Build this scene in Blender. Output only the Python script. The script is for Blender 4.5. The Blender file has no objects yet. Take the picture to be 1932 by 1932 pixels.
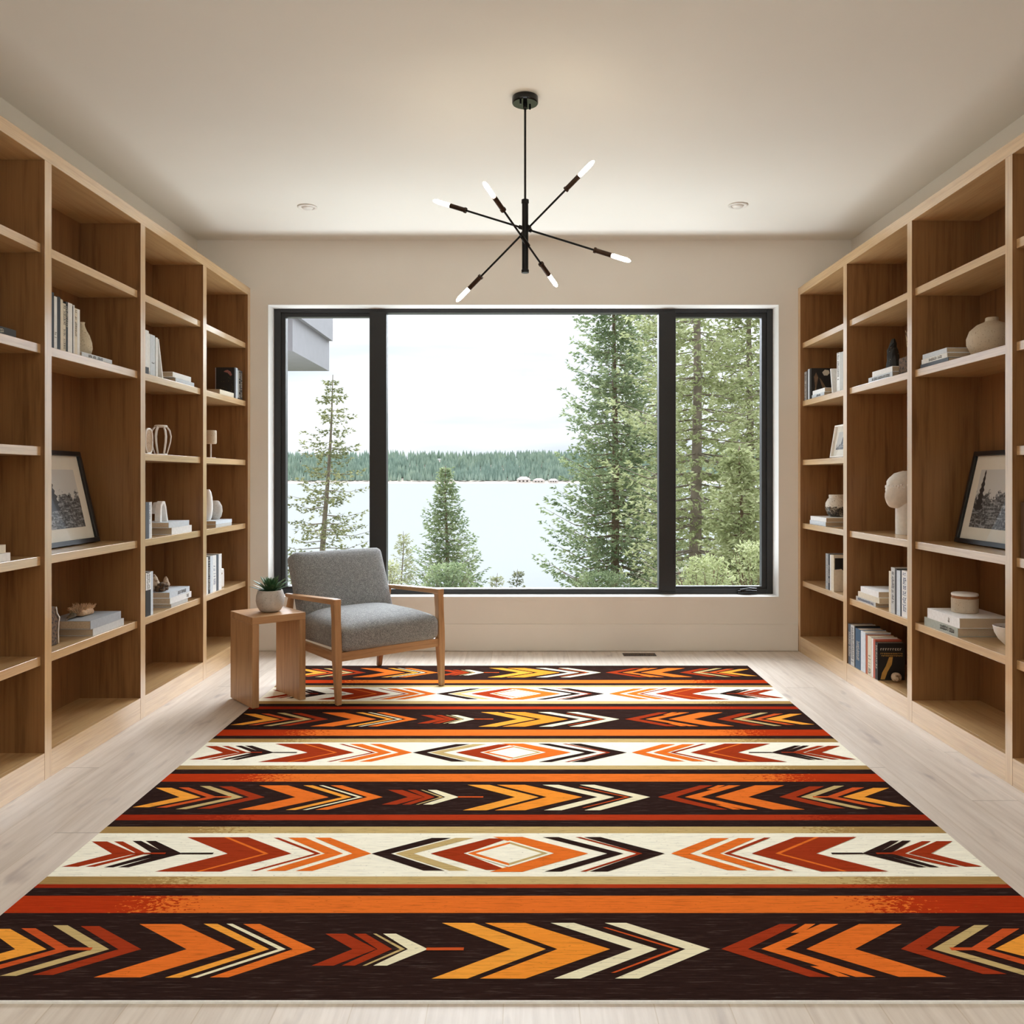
import bpy, bmesh, math, random
from mathutils import Vector, Matrix, Euler, noise

SC = bpy.context.scene
COL = SC.collection
PI = math.pi
R = math.radians
rnd = random.Random(7)
SKY, SUN, LAKE_FILL, REAR_FILL, BULB, EXPO = 1.0, 9.5, 140, 74, 38, 0.24


def lin(r, g, b):
    def f(c):
        c /= 255.0
        return c / 12.92 if c <= 0.04045 else ((c + 0.055) / 1.055) ** 2.4
    return (f(r), f(g), f(b), 1.0)


# ------------------------------------------------------------------ mesh builder
class MB:
    def __init__(self):
        self.v, self.f, self.m = [], [], []

    def add(self, verts, faces, mat=0):
        b = len(self.v)
        self.v += [tuple(p) for p in verts]
        for f in faces:
            self.f.append(tuple(b + i for i in f))
            self.m.append(mat)
        return self

    def box(self, x0, x1, y0, y1, z0, z1, mat=0, xf=None):
        p = [(x0, y0, z0), (x1, y0, z0), (x1, y1, z0), (x0, y1, z0), (x0, y0, z1), (x1, y0, z1), (x1, y1, z1), (x0, y1, z1)]
        if xf is not None:
            p = [xf @ Vector(q) for q in p]
        return self.add(p, [(0, 3, 2, 1), (4, 5, 6, 7), (0, 1, 5, 4), (1, 2, 6, 5), (2, 3, 7, 6), (3, 0, 4, 7)], mat)

    def poly(self, pts, mat=0):
        return self.add(pts, [tuple(range(len(pts)))], mat)

    def prism(self, poly, z0, z1, mat=0):
        n = len(poly)
        vs = [(x, y, z0) for x, y in poly] + [(x, y, z1) for x, y in poly]
        fs = [tuple(reversed(range(n))), tuple(range(n, 2 * n))]
        fs += [(i, (i + 1) % n, n + (i + 1) % n, n + i) for i in range(n)]
        return self.add(vs, fs, mat)

    def lathe(self, prof, seg=32, c=(0, 0, 0), mat=0, wob=0.0, seed=0):
        vs, fs = [], []
        n = len(prof)
        for k in range(seg):
            a = 2 * PI * k / seg
            for (r, z) in prof:
                q = Vector((r * math.cos(a), r * math.sin(a), z))
                if wob and r > 1e-5:
                    q *= 1 + wob * noise.noise(q * 22 + Vector((seed, 0, 0)))
                vs.append((c[0] + q.x, c[1] + q.y, c[2] + q.z))
        for k in range(seg):
            k2 = (k + 1) % seg
            for i in range(n - 1):
                fs.append((k * n + i, k2 * n + i, k2 * n + i + 1, k * n + i + 1))
        return self.add(vs, fs, mat)

    def tube(self, pts, rad, sides=8, mat=0, cap=True):
        pts = [Vector(p) for p in pts]
        if not hasattr(rad, '__len__'):
            rad = [rad] * len(pts)
        vs, fs = [], []
        up = Vector((0, 0, 1))
        t0 = (pts[1] - pts[0]).normalized()
        if abs(t0.dot(up)) > 0.95:
            up = Vector((1, 0, 0))
        for i, p in enumerate(pts):
            t = (pts[min(i + 1, len(pts) - 1)] - pts[max(i - 1, 0)]).normalized()
            a = t.cross(up).normalized()
            b = t.cross(a).normalized()
            for k in range(sides):
                w = 2 * PI * k / sides
                vs.append(p + (a * math.cos(w) + b * math.sin(w)) * rad[i])
        for i in range(len(pts) - 1):
            for k in range(sides):
                k2 = (k + 1) % sides
                fs.append((i * sides + k, i * sides + k2, (i + 1) * sides + k2, (i + 1) * sides + k))
        if cap:
            fs.append(tuple(reversed(range(sides))))
            e = (len(pts) - 1) * sides
            fs.append(tuple(range(e, e + sides)))
        return self.add(vs, fs, mat)

    def sections(self, secs, mat=0):
        """loft through rectangular sections: each a list of 4 points"""
        vs, fs = [], []
        for s in secs:
            vs += s
        for i in range(len(secs) - 1):
            for k in range(4):
                k2 = (k + 1) % 4
                fs.append((i * 4 + k, i * 4 + k2, (i + 1) * 4 + k2, (i + 1) * 4 + k))
        fs.append((3, 2, 1, 0))
        e = (len(secs) - 1) * 4
        fs.append((e, e + 1, e + 2, e + 3))
        return self.add(vs, fs, mat)

    def roundbox(self, sx, sy, sz, r, n=10, dome=0.0, c=(0, 0, 0), xf=None, mat=0, wob=0.0):
        """box of half sizes with rounded edges and a domed top"""
        idx, vs, fs = {}, [], []

        def ax(k):
            t = k / n * 2 - 1
            return math.copysign(abs(t) ** 0.6, t)

        def put(i, j, k):
            key = (i, j, k)
            if key in idx:
                return idx[key]
            p = Vector((ax(i) * sx, ax(j) * sy, ax(k) * sz))
            q = Vector((max(-sx + r, min(sx - r, p.x)), max(-sy + r, min(sy - r, p.y)), max(-sz + r, min(sz - r, p.z))))
            d = p - q
            if d.length > 1e-7:
                p = q + d.normalized() * r
            if dome:
                w = (1 - (p.x / sx) ** 4) * (1 - (p.y / sy) ** 4)
                if p.z > 0:
                    p.z += dome * w * (p.z / sz)
            if wob:
                p += Vector((noise.noise(p * 9), noise.noise(p * 9 + Vector((5, 0, 0))), noise.noise(p * 9 + Vector((9, 0, 0))))) * wob
            p += Vector(c)
            if xf is not None:
                p = xf @ p
            idx[key] = len(vs)
            vs.append(p)
            return idx[key]
        for a in range(n):
            for b in range(n):
                fs.append((put(a, b, 0), put(a, b + 1, 0), put(a + 1, b + 1, 0), put(a + 1, b, 0)))
                fs.append((put(a, b, n), put(a + 1, b, n), put(a + 1, b + 1, n), put(a, b + 1, n)))
                fs.append((put(a, 0, b), put(a + 1, 0, b), put(a + 1, 0, b + 1), put(a, 0, b + 1)))
                fs.append((put(a, n, b), put(a, n, b + 1), put(a + 1, n, b + 1), put(a + 1, n, b)))
                fs.append((put(0, a, b), put(0, a, b + 1), put(0, a + 1, b + 1), put(0, a + 1, b)))
                fs.append((put(n, a, b), put(n, a + 1, b), put(n, a + 1, b + 1), put(n, a, b + 1)))
        return self.add(vs, fs, mat)

    def build(self, name, mats, parent=None, smooth=False, bevel=0.0, seg=2, loc=None, rot=None, auto=None):
        me = bpy.data.meshes.new(name)
        me.from_pydata(self.v, [], self.f)
        if not isinstance(mats, (list, tuple)):
            mats = [mats]
        for m in mats:
            me.materials.append(m)
        me.polygons.foreach_set('material_index', self.m)
        if smooth:
            me.polygons.foreach_set('use_smooth', [True] * len(self.f))
        me.update()
        o = bpy.data.objects.new(name, me)
        COL.objects.link(o)
        if parent is not None:
            o.parent = parent
        if loc is not None:
            o.location = loc
        if rot is not None:
            o.rotation_euler = rot
        if smooth and auto:
            try:
                me.set_sharp_from_angle(angle=R(auto))
            except Exception:
                pass
        if bevel:
            b = o.modifiers.new('edge', 'BEVEL')
            b.width = bevel
            b.segments = seg
            b.limit_method = 'ANGLE'
            b.angle_limit = R(40)
        return o


def tag(o, label, cat=None, group=None, kind=None):
    if label:
        o['label'] = label
    if cat:
        o['category'] = cat
    if group:
        o['group'] = group
    if kind:
        o['kind'] = kind
    return o


def thing(name, label, cat, loc=(0, 0, 0), rot=(0, 0, 0), group=None, kind=None):
    o = bpy.data.objects.new(name, None)
    COL.objects.link(o)
    o.location = loc
    o.rotation_euler = rot
    o.empty_display_size = 0.05
    return tag(o, label, cat, group, kind)


# ------------------------------------------------------------------ materials
class NT:
    def __init__(self, name):
        self.mat = bpy.data.materials.new(name)
        self.mat.use_nodes = True
        self.t = self.mat.node_tree
        self.n = self.t.nodes
        self.b = next(x for x in self.n if x.type == 'BSDF_PRINCIPLED')
        self.out = next(x for x in self.n if x.type == 'OUTPUT_MATERIAL')

    def new(self, kind, **kw):
        x = self.n.new(kind)
        for k, v in kw.items():
            setattr(x, k, v)
        return x

    def link(self, a, b):
        self.t.links.new(a, b)

    def coord(self, scale=(1, 1, 1), loc=(0, 0, 0)):
        tc = self.new('ShaderNodeTexCoord')
        mp = self.new('ShaderNodeMapping')
        mp.inputs['Scale'].default_value = scale
        mp.inputs['Location'].default_value = loc
        self.link(tc.outputs['Object'], mp.inputs['Vector'])
        return mp.outputs['Vector']

    def noise(self, vec, scale=5, detail=3, rough=0.5):
        x = self.new('ShaderNodeTexNoise')
        x.inputs['Scale'].default_value = scale
        x.inputs['Detail'].default_value = detail
        x.inputs['Roughness'].default_value = rough
        self.link(vec, x.inputs['Vector'])
        return x.outputs['Fac']

    def ramp(self, fac, stops, interp='LINEAR'):
        x = self.new('ShaderNodeValToRGB')
        x.color_ramp.interpolation = interp
        e = x.color_ramp.elements
        while len(e) < len(stops):
            e.new(0.5)
        for i, (p, c) in enumerate(stops):
            e[i].position = p
            e[i].color = c
        self.link(fac, x.inputs['Fac'])
        return x.outputs['Color']

    def mix(self, a, b, fac, mode='MIX'):
        x = self.new('ShaderNodeMix', data_type='RGBA', blend_type=mode)
        for s, v in ((x.inputs[0], fac), (x.inputs[6], a), (x.inputs[7], b)):
            if hasattr(v, 'is_output'):
                self.link(v, s)
            else:
                s.default_value = v
        return x.outputs[2]

    def math(self, op, a, b=None, c=None):
        x = self.new('ShaderNodeMath', operation=op)
        for s, v in zip(x.inputs, (a, b, c)):
            if v is None:
                continue
            if hasattr(v, 'is_output'):
                self.link(v, s)
            else:
                s.default_value = v
        return x.outputs[0]

    def bump(self, h, strength=0.2, dist=0.01):
        x = self.new('ShaderNodeBump')
        x.inputs['Strength'].default_value = strength
        x.inputs['Distance'].default_value = dist
        self.link(h, x.inputs['Height'])
        self.link(x.outputs['Normal'], self.b.inputs['Normal'])

    def color(self, c):
        s = self.b.inputs['Base Color']
        if hasattr(c, 'is_output'):
            self.link(c, s)
        else:
            s.default_value = c

    def set(self, **kw):
        for k, v in kw.items():
            self.b.inputs[k.replace('_', ' ')].default_value = v
        return self


def mul(c, k):
    return (c[0] * k, c[1] * k, c[2] * k, 1)


def plain(name, c, rough=0.5, var=0.08, scale=40, bump=0.0, metal=0.0, spec=0.5):
    m = NT(name)
    v = m.coord()
    f = m.noise(v, scale, 3)
    m.color(m.ramp(f, [(0.3, mul(c, 1 - var)), (0.7, mul(c, 1 + var))]))
    m.set(Roughness=rough, Metallic=metal)
    m.b.inputs['Specular IOR Level'].default_value = spec
    if bump:
        m.bump(f, bump, 0.004)
    return m.mat


def wood(name, axis, light, dark, rough=0.38, scale=1.0, coat=0.0):
    m = NT(name)
    s = [14 * scale] * 3
    s[axis] = 0.9 * scale
    v = m.coord(tuple(s))
    f1 = m.noise(v, 2.2, 5, 0.6)
    s2 = [160 * scale] * 3
    s2[axis] = 3.5 * scale
    v2 = m.coord(tuple(s2))
    f2 = m.noise(v2, 1.0, 3, 0.7)
    c1 = m.ramp(f1, [(0.3, dark), (0.48, light), (0.72, mul(light, 1.1))])
    c2 = m.ramp(f2, [(0.35, (0.82, 0.8, 0.77, 1)), (0.6, (1, 1, 1, 1))])
    m.color(m.mix(c1, c2, 0.75, 'MULTIPLY'))
    m.set(Roughness=rough)
    if coat:
        m.b.inputs['Coat Weight'].default_value = coat
        m.b.inputs['Coat Roughness'].default_value = 0.2
        m.b.inputs['Coat IOR'].default_value = 2.5
    m.bump(f2, 0.06, 0.002)
    return m.mat


def speckle(name, base, spot, scale=120, lo=0.62, hi=0.7, rough=0.6, bump=0.15):
    m = NT(name)
    v = m.coord()
    f = m.noise(v, scale, 2, 0.6)
    g = m.noise(v, scale * 0.12, 3)
    c = m.ramp(g, [(0.3, mul(base, 0.9)), (0.7, mul(base, 1.06))])
    w = m.new('ShaderNodeValToRGB')
    w.color_ramp.elements[0].position = lo
    w.color_ramp.elements[1].position = hi
    m.link(f, w.inputs['Fac'])
    m.color(m.mix(c, spot, w.outputs['Color']))
    m.set(Roughness=rough)
    if bump:
        m.bump(f, bump, 0.003)
    return m.mat


OAK_SHADED_L, OAK_SHADED_D = lin(144, 103, 62), lin(116, 79, 43)  # same oak as the fronts, darkened in colour for shaded shelf interiors
oak = [wood('oak_shaded_' + 'xyz'[i], i, OAK_SHADED_L, OAK_SHADED_D, 0.36) for i in range(3)]
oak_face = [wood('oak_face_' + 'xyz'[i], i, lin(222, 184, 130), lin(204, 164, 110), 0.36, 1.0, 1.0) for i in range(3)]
ashw = wood('armchair_oak', 2, lin(188, 146, 102), lin(160, 118, 76), 0.4, 1.5)
ashw_y = wood('armchair_oak_long', 1, lin(188, 146, 102), lin(160, 118, 76), 0.4, 1.5)
tabw_z = wood('side_table_oak', 2, lin(190, 148, 104), lin(164, 122, 80), 0.4, 1.2)
tabw_x = wood('side_table_oak_top', 0, lin(194, 152, 108), lin(168, 126, 84), 0.36, 1.2)

wall_paint = plain('wall_paint', lin(236, 230, 220), 0.75, 0.015, 3)
reveal_paint = plain('reveal_paint', lin(236, 234, 230), 0.7, 0.01, 3)
ceil_paint = plain('ceiling_paint', lin(230, 226, 217), 0.85, 0.012, 2)
base_paint = plain('baseboard_paint', lin(238, 232, 222), 0.55, 0.01, 3)
black_metal = plain('black_metal', lin(24, 23, 22), 0.42, 0.1, 60, 0, 0.6)
frame_black = plain('window_frame_black', lin(30, 30, 31), 0.42, 0.06, 30)
gloss_black = plain('gloss_black', lin(20, 19, 18), 0.08, 0.05, 30, 0, 0.2)
picture_black = plain('picture_frame_black', lin(20, 20, 20), 0.28, 0.1, 50)
bronze = plain('bronze_socket', lin(66, 48, 36), 0.4, 0.15, 80, 0, 0.7)
white_metal = plain('white_metal', lin(225, 220, 212), 0.4, 0.02, 30)
dark_slot = plain('dark_slot', lin(52, 42, 34), 0.6, 0.1, 60)
chrome = plain('satin_steel', lin(170, 170, 172), 0.25, 0.05, 60, 0, 0.9)
white_plaster = plain('white_plaster', lin(244, 241, 236), 0.8, 0.05, 60, 0.3)
white_ceramic = plain('white_ceramic', lin(246, 243, 238), 0.4, 0.03, 40)
beige_ceramic = speckle('beige_ceramic', lin(206, 190, 166), lin(160, 140, 112), 150)
stone_pot = speckle('stone_pot', lin(196, 190, 182), lin(140, 132, 124), 180, 0.58, 0.72)
pear_stone = speckle('pear_stone', lin(214, 200, 172), lin(160, 138, 104), 160, 0.58, 0.7)
tan_speck = speckle('tan_speckle', lin(196, 166, 132), lin(120, 90, 60), 200, 0.55, 0.66)
bark = speckle('bark_brown', lin(104, 78, 52), lin(40, 28, 20), 90, 0.48, 0.6, 0.8, 0.6)
black_rock = speckle('black_rock', lin(26, 24, 22), lin(190, 176, 150), 60, 0.68, 0.75, 0.6, 0.6)
dried = plain('dried_flower', lin(196, 160, 122), 0.8, 0.3, 90)
dried_dark = plain('dried_leaf', lin(92, 76, 52), 0.8, 0.3, 90)
shell_tan = speckle('shell_tan', lin(206, 184, 156), lin(120, 90, 62), 60, 0.5, 0.66, 0.5, 0.3)
page_mat = NT('book_pages')
_v = page_mat.coord((700, 700, 700))
_f = page_mat.noise(_v, 1, 1)
page_mat.color(page_mat.ramp(_f, [(0.3, lin(170, 148, 120)), (0.7, lin(214, 196, 168))]))
page_mat.set(Roughness=0.85)
page_mat = page_mat.mat
mat_board = plain('picture_mat_board', lin(232, 226, 212), 0.8, 0.02, 20)
crown_green = None

# glass that lets the daylight through and mirrors a little
g = NT('clear_glass')
tr = g.new('ShaderNodeBsdfTransparent')
gl = g.new('ShaderNodeBsdfGlossy')
gl.inputs['Roughness'].default_value = 0.02
lw = g.new('ShaderNodeLayerWeight')
lw.inputs['Blend'].default_value = 0.5
p5 = g.math('POWER', lw.outputs['Facing'], 5.0)
mx = g.new('ShaderNodeMixShader')
g.link(g.math('ADD', g.math('MULTIPLY', p5, 0.85), 0.015), mx.inputs[0])
g.link(tr.outputs[0], mx.inputs[1])
g.link(gl.outputs[0], mx.inputs[2])
g.link(mx.outputs[0], g.out.inputs['Surface'])
glass = g.mat

bg = NT('bulb_glow')
bg.color(lin(255, 236, 200))
bg.b.inputs['Emission Color'].default_value = lin(255, 234, 200)
bg.b.inputs['Emission Strength'].default_value = BULB
bulb_glow = bg.mat
# ------------------------------------------------------------------ room shell
WX, HW, CZ, YB = 2.15, 0.16, 2.70, 5.574
# window opening in the back wall
OX0, OX1, OZ0, OZ1 = -1.686, 1.676, 0.352, 2.278

m = NT('oak_plank_floor')
tc = m.new('ShaderNodeTexCoord')
sx = m.new('ShaderNodeSeparateXYZ')
m.link(tc.outputs['Object'], sx.inputs[0])
PW = 0.1622
u = m.math('DIVIDE', m.math('ADD', sx.outputs[0], 0.0446), PW)
pid = m.math('FLOOR', u)
fx = m.math('SUBTRACT', u, pid)
wn = m.new('ShaderNodeTexWhiteNoise', noise_dimensions='1D')
m.link(pid, wn.inputs['W'])
yv = m.math('DIVIDE', m.math('ADD', sx.outputs[1], m.math('MULTIPLY', wn.outputs['Value'], 9.0)), 2.3)
yid = m.math('FLOOR', yv)
fy = m.math('SUBTRACT', yv, yid)
wn2 = m.new('ShaderNodeTexWhiteNoise', noise_dimensions='2D')
cb = m.new('ShaderNodeCombineXYZ')
m.link(pid, cb.inputs[0])
m.link(yid, cb.inputs[1])
m.link(cb.outputs[0], wn2.inputs['Vector'])
cv = m.new('ShaderNodeVectorMath', operation='MULTIPLY_ADD')
m.link(tc.outputs['Object'], cv.inputs[0])
cv.inputs[1].default_value = (26, 1.6, 1)
m.link(wn2.outputs['Color'], cv.inputs[2])
g1 = m.noise(cv.outputs[0], 1.6, 5, 0.6)
base = m.ramp(g1, [(0.3, lin(200, 185, 169)), (0.55, lin(215, 202, 187)), (0.75, lin(225, 213, 199))])
tone = m.ramp(wn2.outputs['Value'], [(0, (0.93, 0.925, 0.92, 1)), (1, (1.03, 1.03, 1.03, 1))])
c = m.mix(base, tone, 1.0, 'MULTIPLY')
kv = m.new('ShaderNodeVectorMath', operation='MULTIPLY')
m.link(tc.outputs['Object'], kv.inputs[0])
kv.inputs[1].default_value = (9, 2.6, 1)
kn = m.noise(kv.outputs[0], 1.5, 2, 0.5)
kf = m.ramp(kn, [(0.63, (0, 0, 0, 1)), (0.76, (1, 1, 1, 1))])
c = m.mix(c, lin(140, 126, 122), m.math('MULTIPLY', kf, 0.55))
ex = m.math('LESS_THAN', m.math('MINIMUM', fx, m.math('SUBTRACT', 1.0, fx)), 0.008)
c = m.mix(c, lin(186, 166, 138), m.math('MULTIPLY', ex, 0.6))
ey = m.math('LESS_THAN', m.math('MINIMUM', fy, m.math('SUBTRACT', 1.0, fy)), 0.0012)
c = m.mix(c, lin(150, 134, 116), m.math('MULTIPLY', ey, 0.6))
m.color(c)
m.set(Roughness=0.42)
m.bump(g1, 0.04, 0.002)
floor_mat = m.mat

MB().box(-WX - HW, WX + HW, -2.6, YB + 0.22, -0.12, 0).build('floor', floor_mat)
tag(bpy.data.objects['floor'], 'pale oak plank floor running toward the window', 'floor', kind='structure')
o = MB().box(-WX - HW, WX + HW, -2.6, YB + 0.22, CZ, CZ + 0.12).build('ceiling', ceil_paint)
tag(o, 'smooth off-white ceiling over the whole room', 'ceiling', kind='structure')
o = MB().box(-WX - HW, -WX, -2.6, YB + 0.22, 0, CZ).build('wall_left', wall_paint)
tag(o, 'beige wall behind the left bookcase', 'wall', kind='structure')
o = MB().box(WX, WX + HW, -2.6, YB + 0.22, 0, CZ).build('wall_right', wall_paint)
tag(o, 'beige wall behind the right bookcase', 'wall', kind='structure')
o = MB().box(-WX, WX, -2.6, -2.45, 0, CZ).build('wall_rear', wall_paint)
tag(o, 'beige wall behind the viewpoint', 'wall', kind='structure')

w = MB()
Y0, Y1 = YB, YB + 0.22
w.box(-WX, OX0, Y0, Y1, 0, CZ)
w.box(OX1, WX, Y0, Y1, 0, CZ)
w.box(OX0, OX1, Y0, Y1, 0, OZ0)
w.box(OX0, OX1, Y0, Y1, OZ1, CZ)
# white lining of the opening (4 mm skins)
t = 0.004
w.box(OX0, OX0 + t, Y0 - 0.0005, Y1, OZ0, OZ1, 1)
w.box(OX1 - t, OX1, Y0 - 0.0005, Y1, OZ0, OZ1, 1)
w.box(OX0, OX1, Y0 - 0.0005, Y1, OZ0, OZ0 + t, 1)
w.box(OX0, OX1, Y0 - 0.0005, Y1, OZ1 - t, OZ1, 1)
o = w.build('wall_back', [wall_paint, reveal_paint])
tag(o, 'beige end wall around the wide black framed window', 'wall', kind='structure')
o = MB().box(-1.80, 1.798, YB - 0.012, YB + 0.001, 0.002, 0.176).build('baseboard_back', base_paint, bevel=0.002)
tag(o, 'tall flat cream baseboard under the window', 'baseboard', kind='structure')

# ------------------------------------------------------------------ window
win = thing('window_1', 'wide black framed three-part window looking over the lake', 'window', (0, 5.70, 0), kind='structure')
f = MB()
e = 0.004
D0, D1 = 0.0, 0.075
f.box(OX0 + e, OX0 + 0.05, D0, D1, OZ0 + e, OZ1 - e)
f.box(OX1 - 0.045, OX1 - e, D0, D1, OZ0 + e, OZ1 - e)
f.box(OX0 + 0.05, OX1 - 0.045, D0, D1, OZ1 - 0.031, OZ1 - e)
f.box(OX0 + 0.05, OX1 - 0.045, D0, D1, OZ0 + e, OZ0 + 0.039)
f.build('window_frame', frame_black, win, bevel=0.003)
for x0, x1 in ((-1.040, -0.926), (0.905, 1.019)):
    MB().box(x0, x1, D0 - 0.004, D1, OZ0 + 0.02, OZ1 - 0.02).build('mullion', frame_black, win, bevel=0.004)
for x0, x1 in ((OX0 + 0.05, -1.040), (1.019, OX1 - 0.045)):
    s = MB()
    a = 0.028
    zb, zt = OZ0 + 0.039, OZ1 - 0.031
    inner0 = -1.607 if x0 < 0 else x0 + 0.001
    inner1 = x1 - 0.001 if x0 < 0 else 1.600
    s.box(x0, inner0, 0.012, 0.065, zb, zt)
    s.box(inner1, x1, 0.012, 0.065, zb, zt)
    s.box(inner0, inner1, 0.012, 0.065, zt - 0.026, zt)
    s.box(inner0, inner1, 0.012, 0.065, zb, zb + 0.016)
    sash = s.build('sash', frame_black, win, bevel=0.002)
    MB().poly([(inner0, .038, zb + 0.016), (inner1, .038, zb + 0.016), (inner1, .038, zt - 0.026), (inner0, .038, zt - 0.026)]).build('pane', glass, sash)
MB().poly([(-0.926, .038, OZ0 + 0.039), (0.905, .038, OZ0 + 0.039), (0.905, .038, OZ1 - 0.031), (-0.926, .038, OZ1 - 0.031)]).build('pane', glass, win)
h = MB()
h.box(1.43, 1.56, -0.022, 0.004, OZ0 + 0.008, OZ0 + 0.030)
h.box(1.45, 1.52, -0.040, -0.018, OZ0 + 0.022, OZ0 + 0.036)
h.tube([(1.445, -0.03, OZ0 + 0.036), (1.50, -0.046, OZ0 + 0.047), (1.555, -0.03, OZ0 + 0.041)], [0.006, 0.007, 0.008], 8)
o = h.build('crank_handle', gloss_black, win, bevel=0.002)
o['label'] = 'small folding crank handle on the right sash'
h = MB().box(1.002, 1.010, -0.014, -0.002, 0.56, 0.69)
h.tube([(1.006, -0.018, 0.60), (1.006, -0.02, 0.68)], 0.004, 6)
h.build('latch', frame_black, win)

# ------------------------------------------------------------------ bookcases
UL = [(5.524, 5.573), (4.755, 4.806), (3.980, 4.030), (3.184, 3.231), (2.395, 2.442), (1.610, 1.657)]
UR = [(5.528, 5.573), (4.732, 4.785), (3.938, 3.986), (3.127, 3.174), (2.340, 2.388), (1.550, 1.598)]
LEV = {'E': 0.466, 'D': 0.842, 'C': 1.254, 'B': 1.638, 'A': 2.016}
BASE = 0.103
ST = 0.034


def bookcase(side, ups, skip, label):
    s = side                                  # -1 left, +1 right
    XF, XB = 1.80, (2.085 if s < 0 else 2.115)
    t = thing('bookcase', label, 'bookcase', (s * XF, ups[0][1], 0))
    ox, oy = s * XF, ups[0][1]

    def bx(x0, x1, y0, y1, z0, z1):           # depth measured from the front face
        a, b = s * x0, s * x1
        return MB().box(min(a, b) - ox, max(a, b) - ox, y0 - oy, y1 - oy, z0, z1)
    n = len(ups)
    for i, (y0, y1) in enumerate(ups):
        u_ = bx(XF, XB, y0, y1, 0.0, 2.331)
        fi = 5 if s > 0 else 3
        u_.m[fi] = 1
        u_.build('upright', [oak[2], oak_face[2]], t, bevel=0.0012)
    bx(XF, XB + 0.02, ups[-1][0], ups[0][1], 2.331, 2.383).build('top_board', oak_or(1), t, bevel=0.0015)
    for i in range(n - 1):
        ya, yb = ups[i + 1][1], ups[i][0]
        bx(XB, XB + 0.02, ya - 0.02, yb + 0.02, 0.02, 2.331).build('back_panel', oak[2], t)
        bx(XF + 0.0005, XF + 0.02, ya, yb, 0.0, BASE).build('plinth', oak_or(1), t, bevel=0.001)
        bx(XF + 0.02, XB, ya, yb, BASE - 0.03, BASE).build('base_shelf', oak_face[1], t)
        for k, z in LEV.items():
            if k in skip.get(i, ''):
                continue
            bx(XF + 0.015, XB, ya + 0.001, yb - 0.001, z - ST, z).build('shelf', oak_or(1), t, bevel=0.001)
    return t


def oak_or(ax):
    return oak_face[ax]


bookcase(-1, UL, {2: 'C'}, 'built-in oak bookcase filling the wall left of the window')
bookcase(1, UR, {1: 'C', 2: 'C'}, 'built-in oak bookcase filling the wall right of the window')

# ------------------------------------------------------------------ ceiling fittings, floor vent
for nm, x, y, lab in (('l', -1.25, 4.89, 'recessed ceiling downlight above the left end of the window'), ('r', 1.225, 4.86, 'recessed ceiling downlight above the right end of the window')):
    t = thing('ceiling_downlight', lab, 'ceiling light', (x, y, CZ), group='recessed ceiling lights')
    MB().lathe([(0.036, 0.0), (0.056, 0.0), (0.057, -0.004), (0.053, -0.007), (0.038, -0.006), (0.036, 0.0)], 32).build('trim_ring', white_metal, t, smooth=True)
    MB().lathe([(0, -0.012), (0.026, -0.013), (0.034, -0.004), (0.034, 0)], 24).build('lamp_lens', white_metal, t, smooth=True)

t = thing('floor_vent', 'narrow dark slotted vent in the floor below the window', 'vent', (0.74, 5.45, 0.0))
MB().box(-0.105, 0.105, -0.04, 0.04, 0.0, 0.003).build('vent_plate', dark_slot, t, bevel=0.001)
q = MB()
for k in range(14):
    q.box(-0.098 + k * 0.014, -0.090 + k * 0.014, -0.03, 0.03, 0.003, 0.0045)
q.build('grille', bark, t)

# ------------------------------------------------------------------ rug
RX0, RX1, RY0, RY1, RZ = -1.354, 1.346, 1.836, 5.114, 0.005


def rugmat(name, c, alt=None):
    m = NT(name)
    v = m.coord((7, 118, 1))
    f = m.noise(v, 1.6, 3, 0.7)
    v2 = m.coord((60, 110, 1))
    f2 = m.noise(v2, 1.0, 2, 0.6)
    lum = c[0] + c[1] + c[2]
    hi = mul(c, 1.12) if lum > 0.1 else (c[0] + .040, c[1] + .030, c[2] + .027, 1)
    col = m.ramp(f, [(0.34, mul(c, 0.70 if lum < 2 else 0.80)), (0.47, c), (0.56, c), (0.68, hi)])
    if alt is not None:
        s = m.new('ShaderNodeSeparateXYZ')
        tc = m.new('ShaderNodeTexCoord')
        m.link(tc.outputs['Object'], s.inputs[0])
        ax = m.math('ABSOLUTE', s.outputs[0])
        # plain in the middle, breaking into the second colour toward both ends
        w = m.math('MULTIPLY', m.math('SUBTRACT', ax, 0.92), 3.4)
        k = m.math('ADD', w, m.math('MULTIPLY', m.math('SUBTRACT', f2, 0.5), 2.6))
        k = m.math('ADD', k, -0.12)
        st = m.new('ShaderNodeMapRange')
        st.inputs[1].default_value = 0.0
        st.inputs[2].default_value = 0.08
        m.link(k, st.inputs[0])
        a2 = m.ramp(f, [(0.32, mul(alt, 0.8)), (0.68, mul(alt, 1.12))])
        col = m.mix(col, a2, st.outputs[0])
    fl = m.ramp(f2, [(0.655, (0, 0, 0, 1)), (0.70, (1, 1, 1, 1))])
    if lum > 0.1:
        col = m.mix(col, mul(c, 0.45), m.math('MULTIPLY', fl, 0.5))
    m.color(col)
    m.set(Roughness=0.9)
    m.b.inputs['Specular IOR Level'].default_value = 0.0
    m.bump(f, 0.35, 0.003)
    return m.mat


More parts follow.
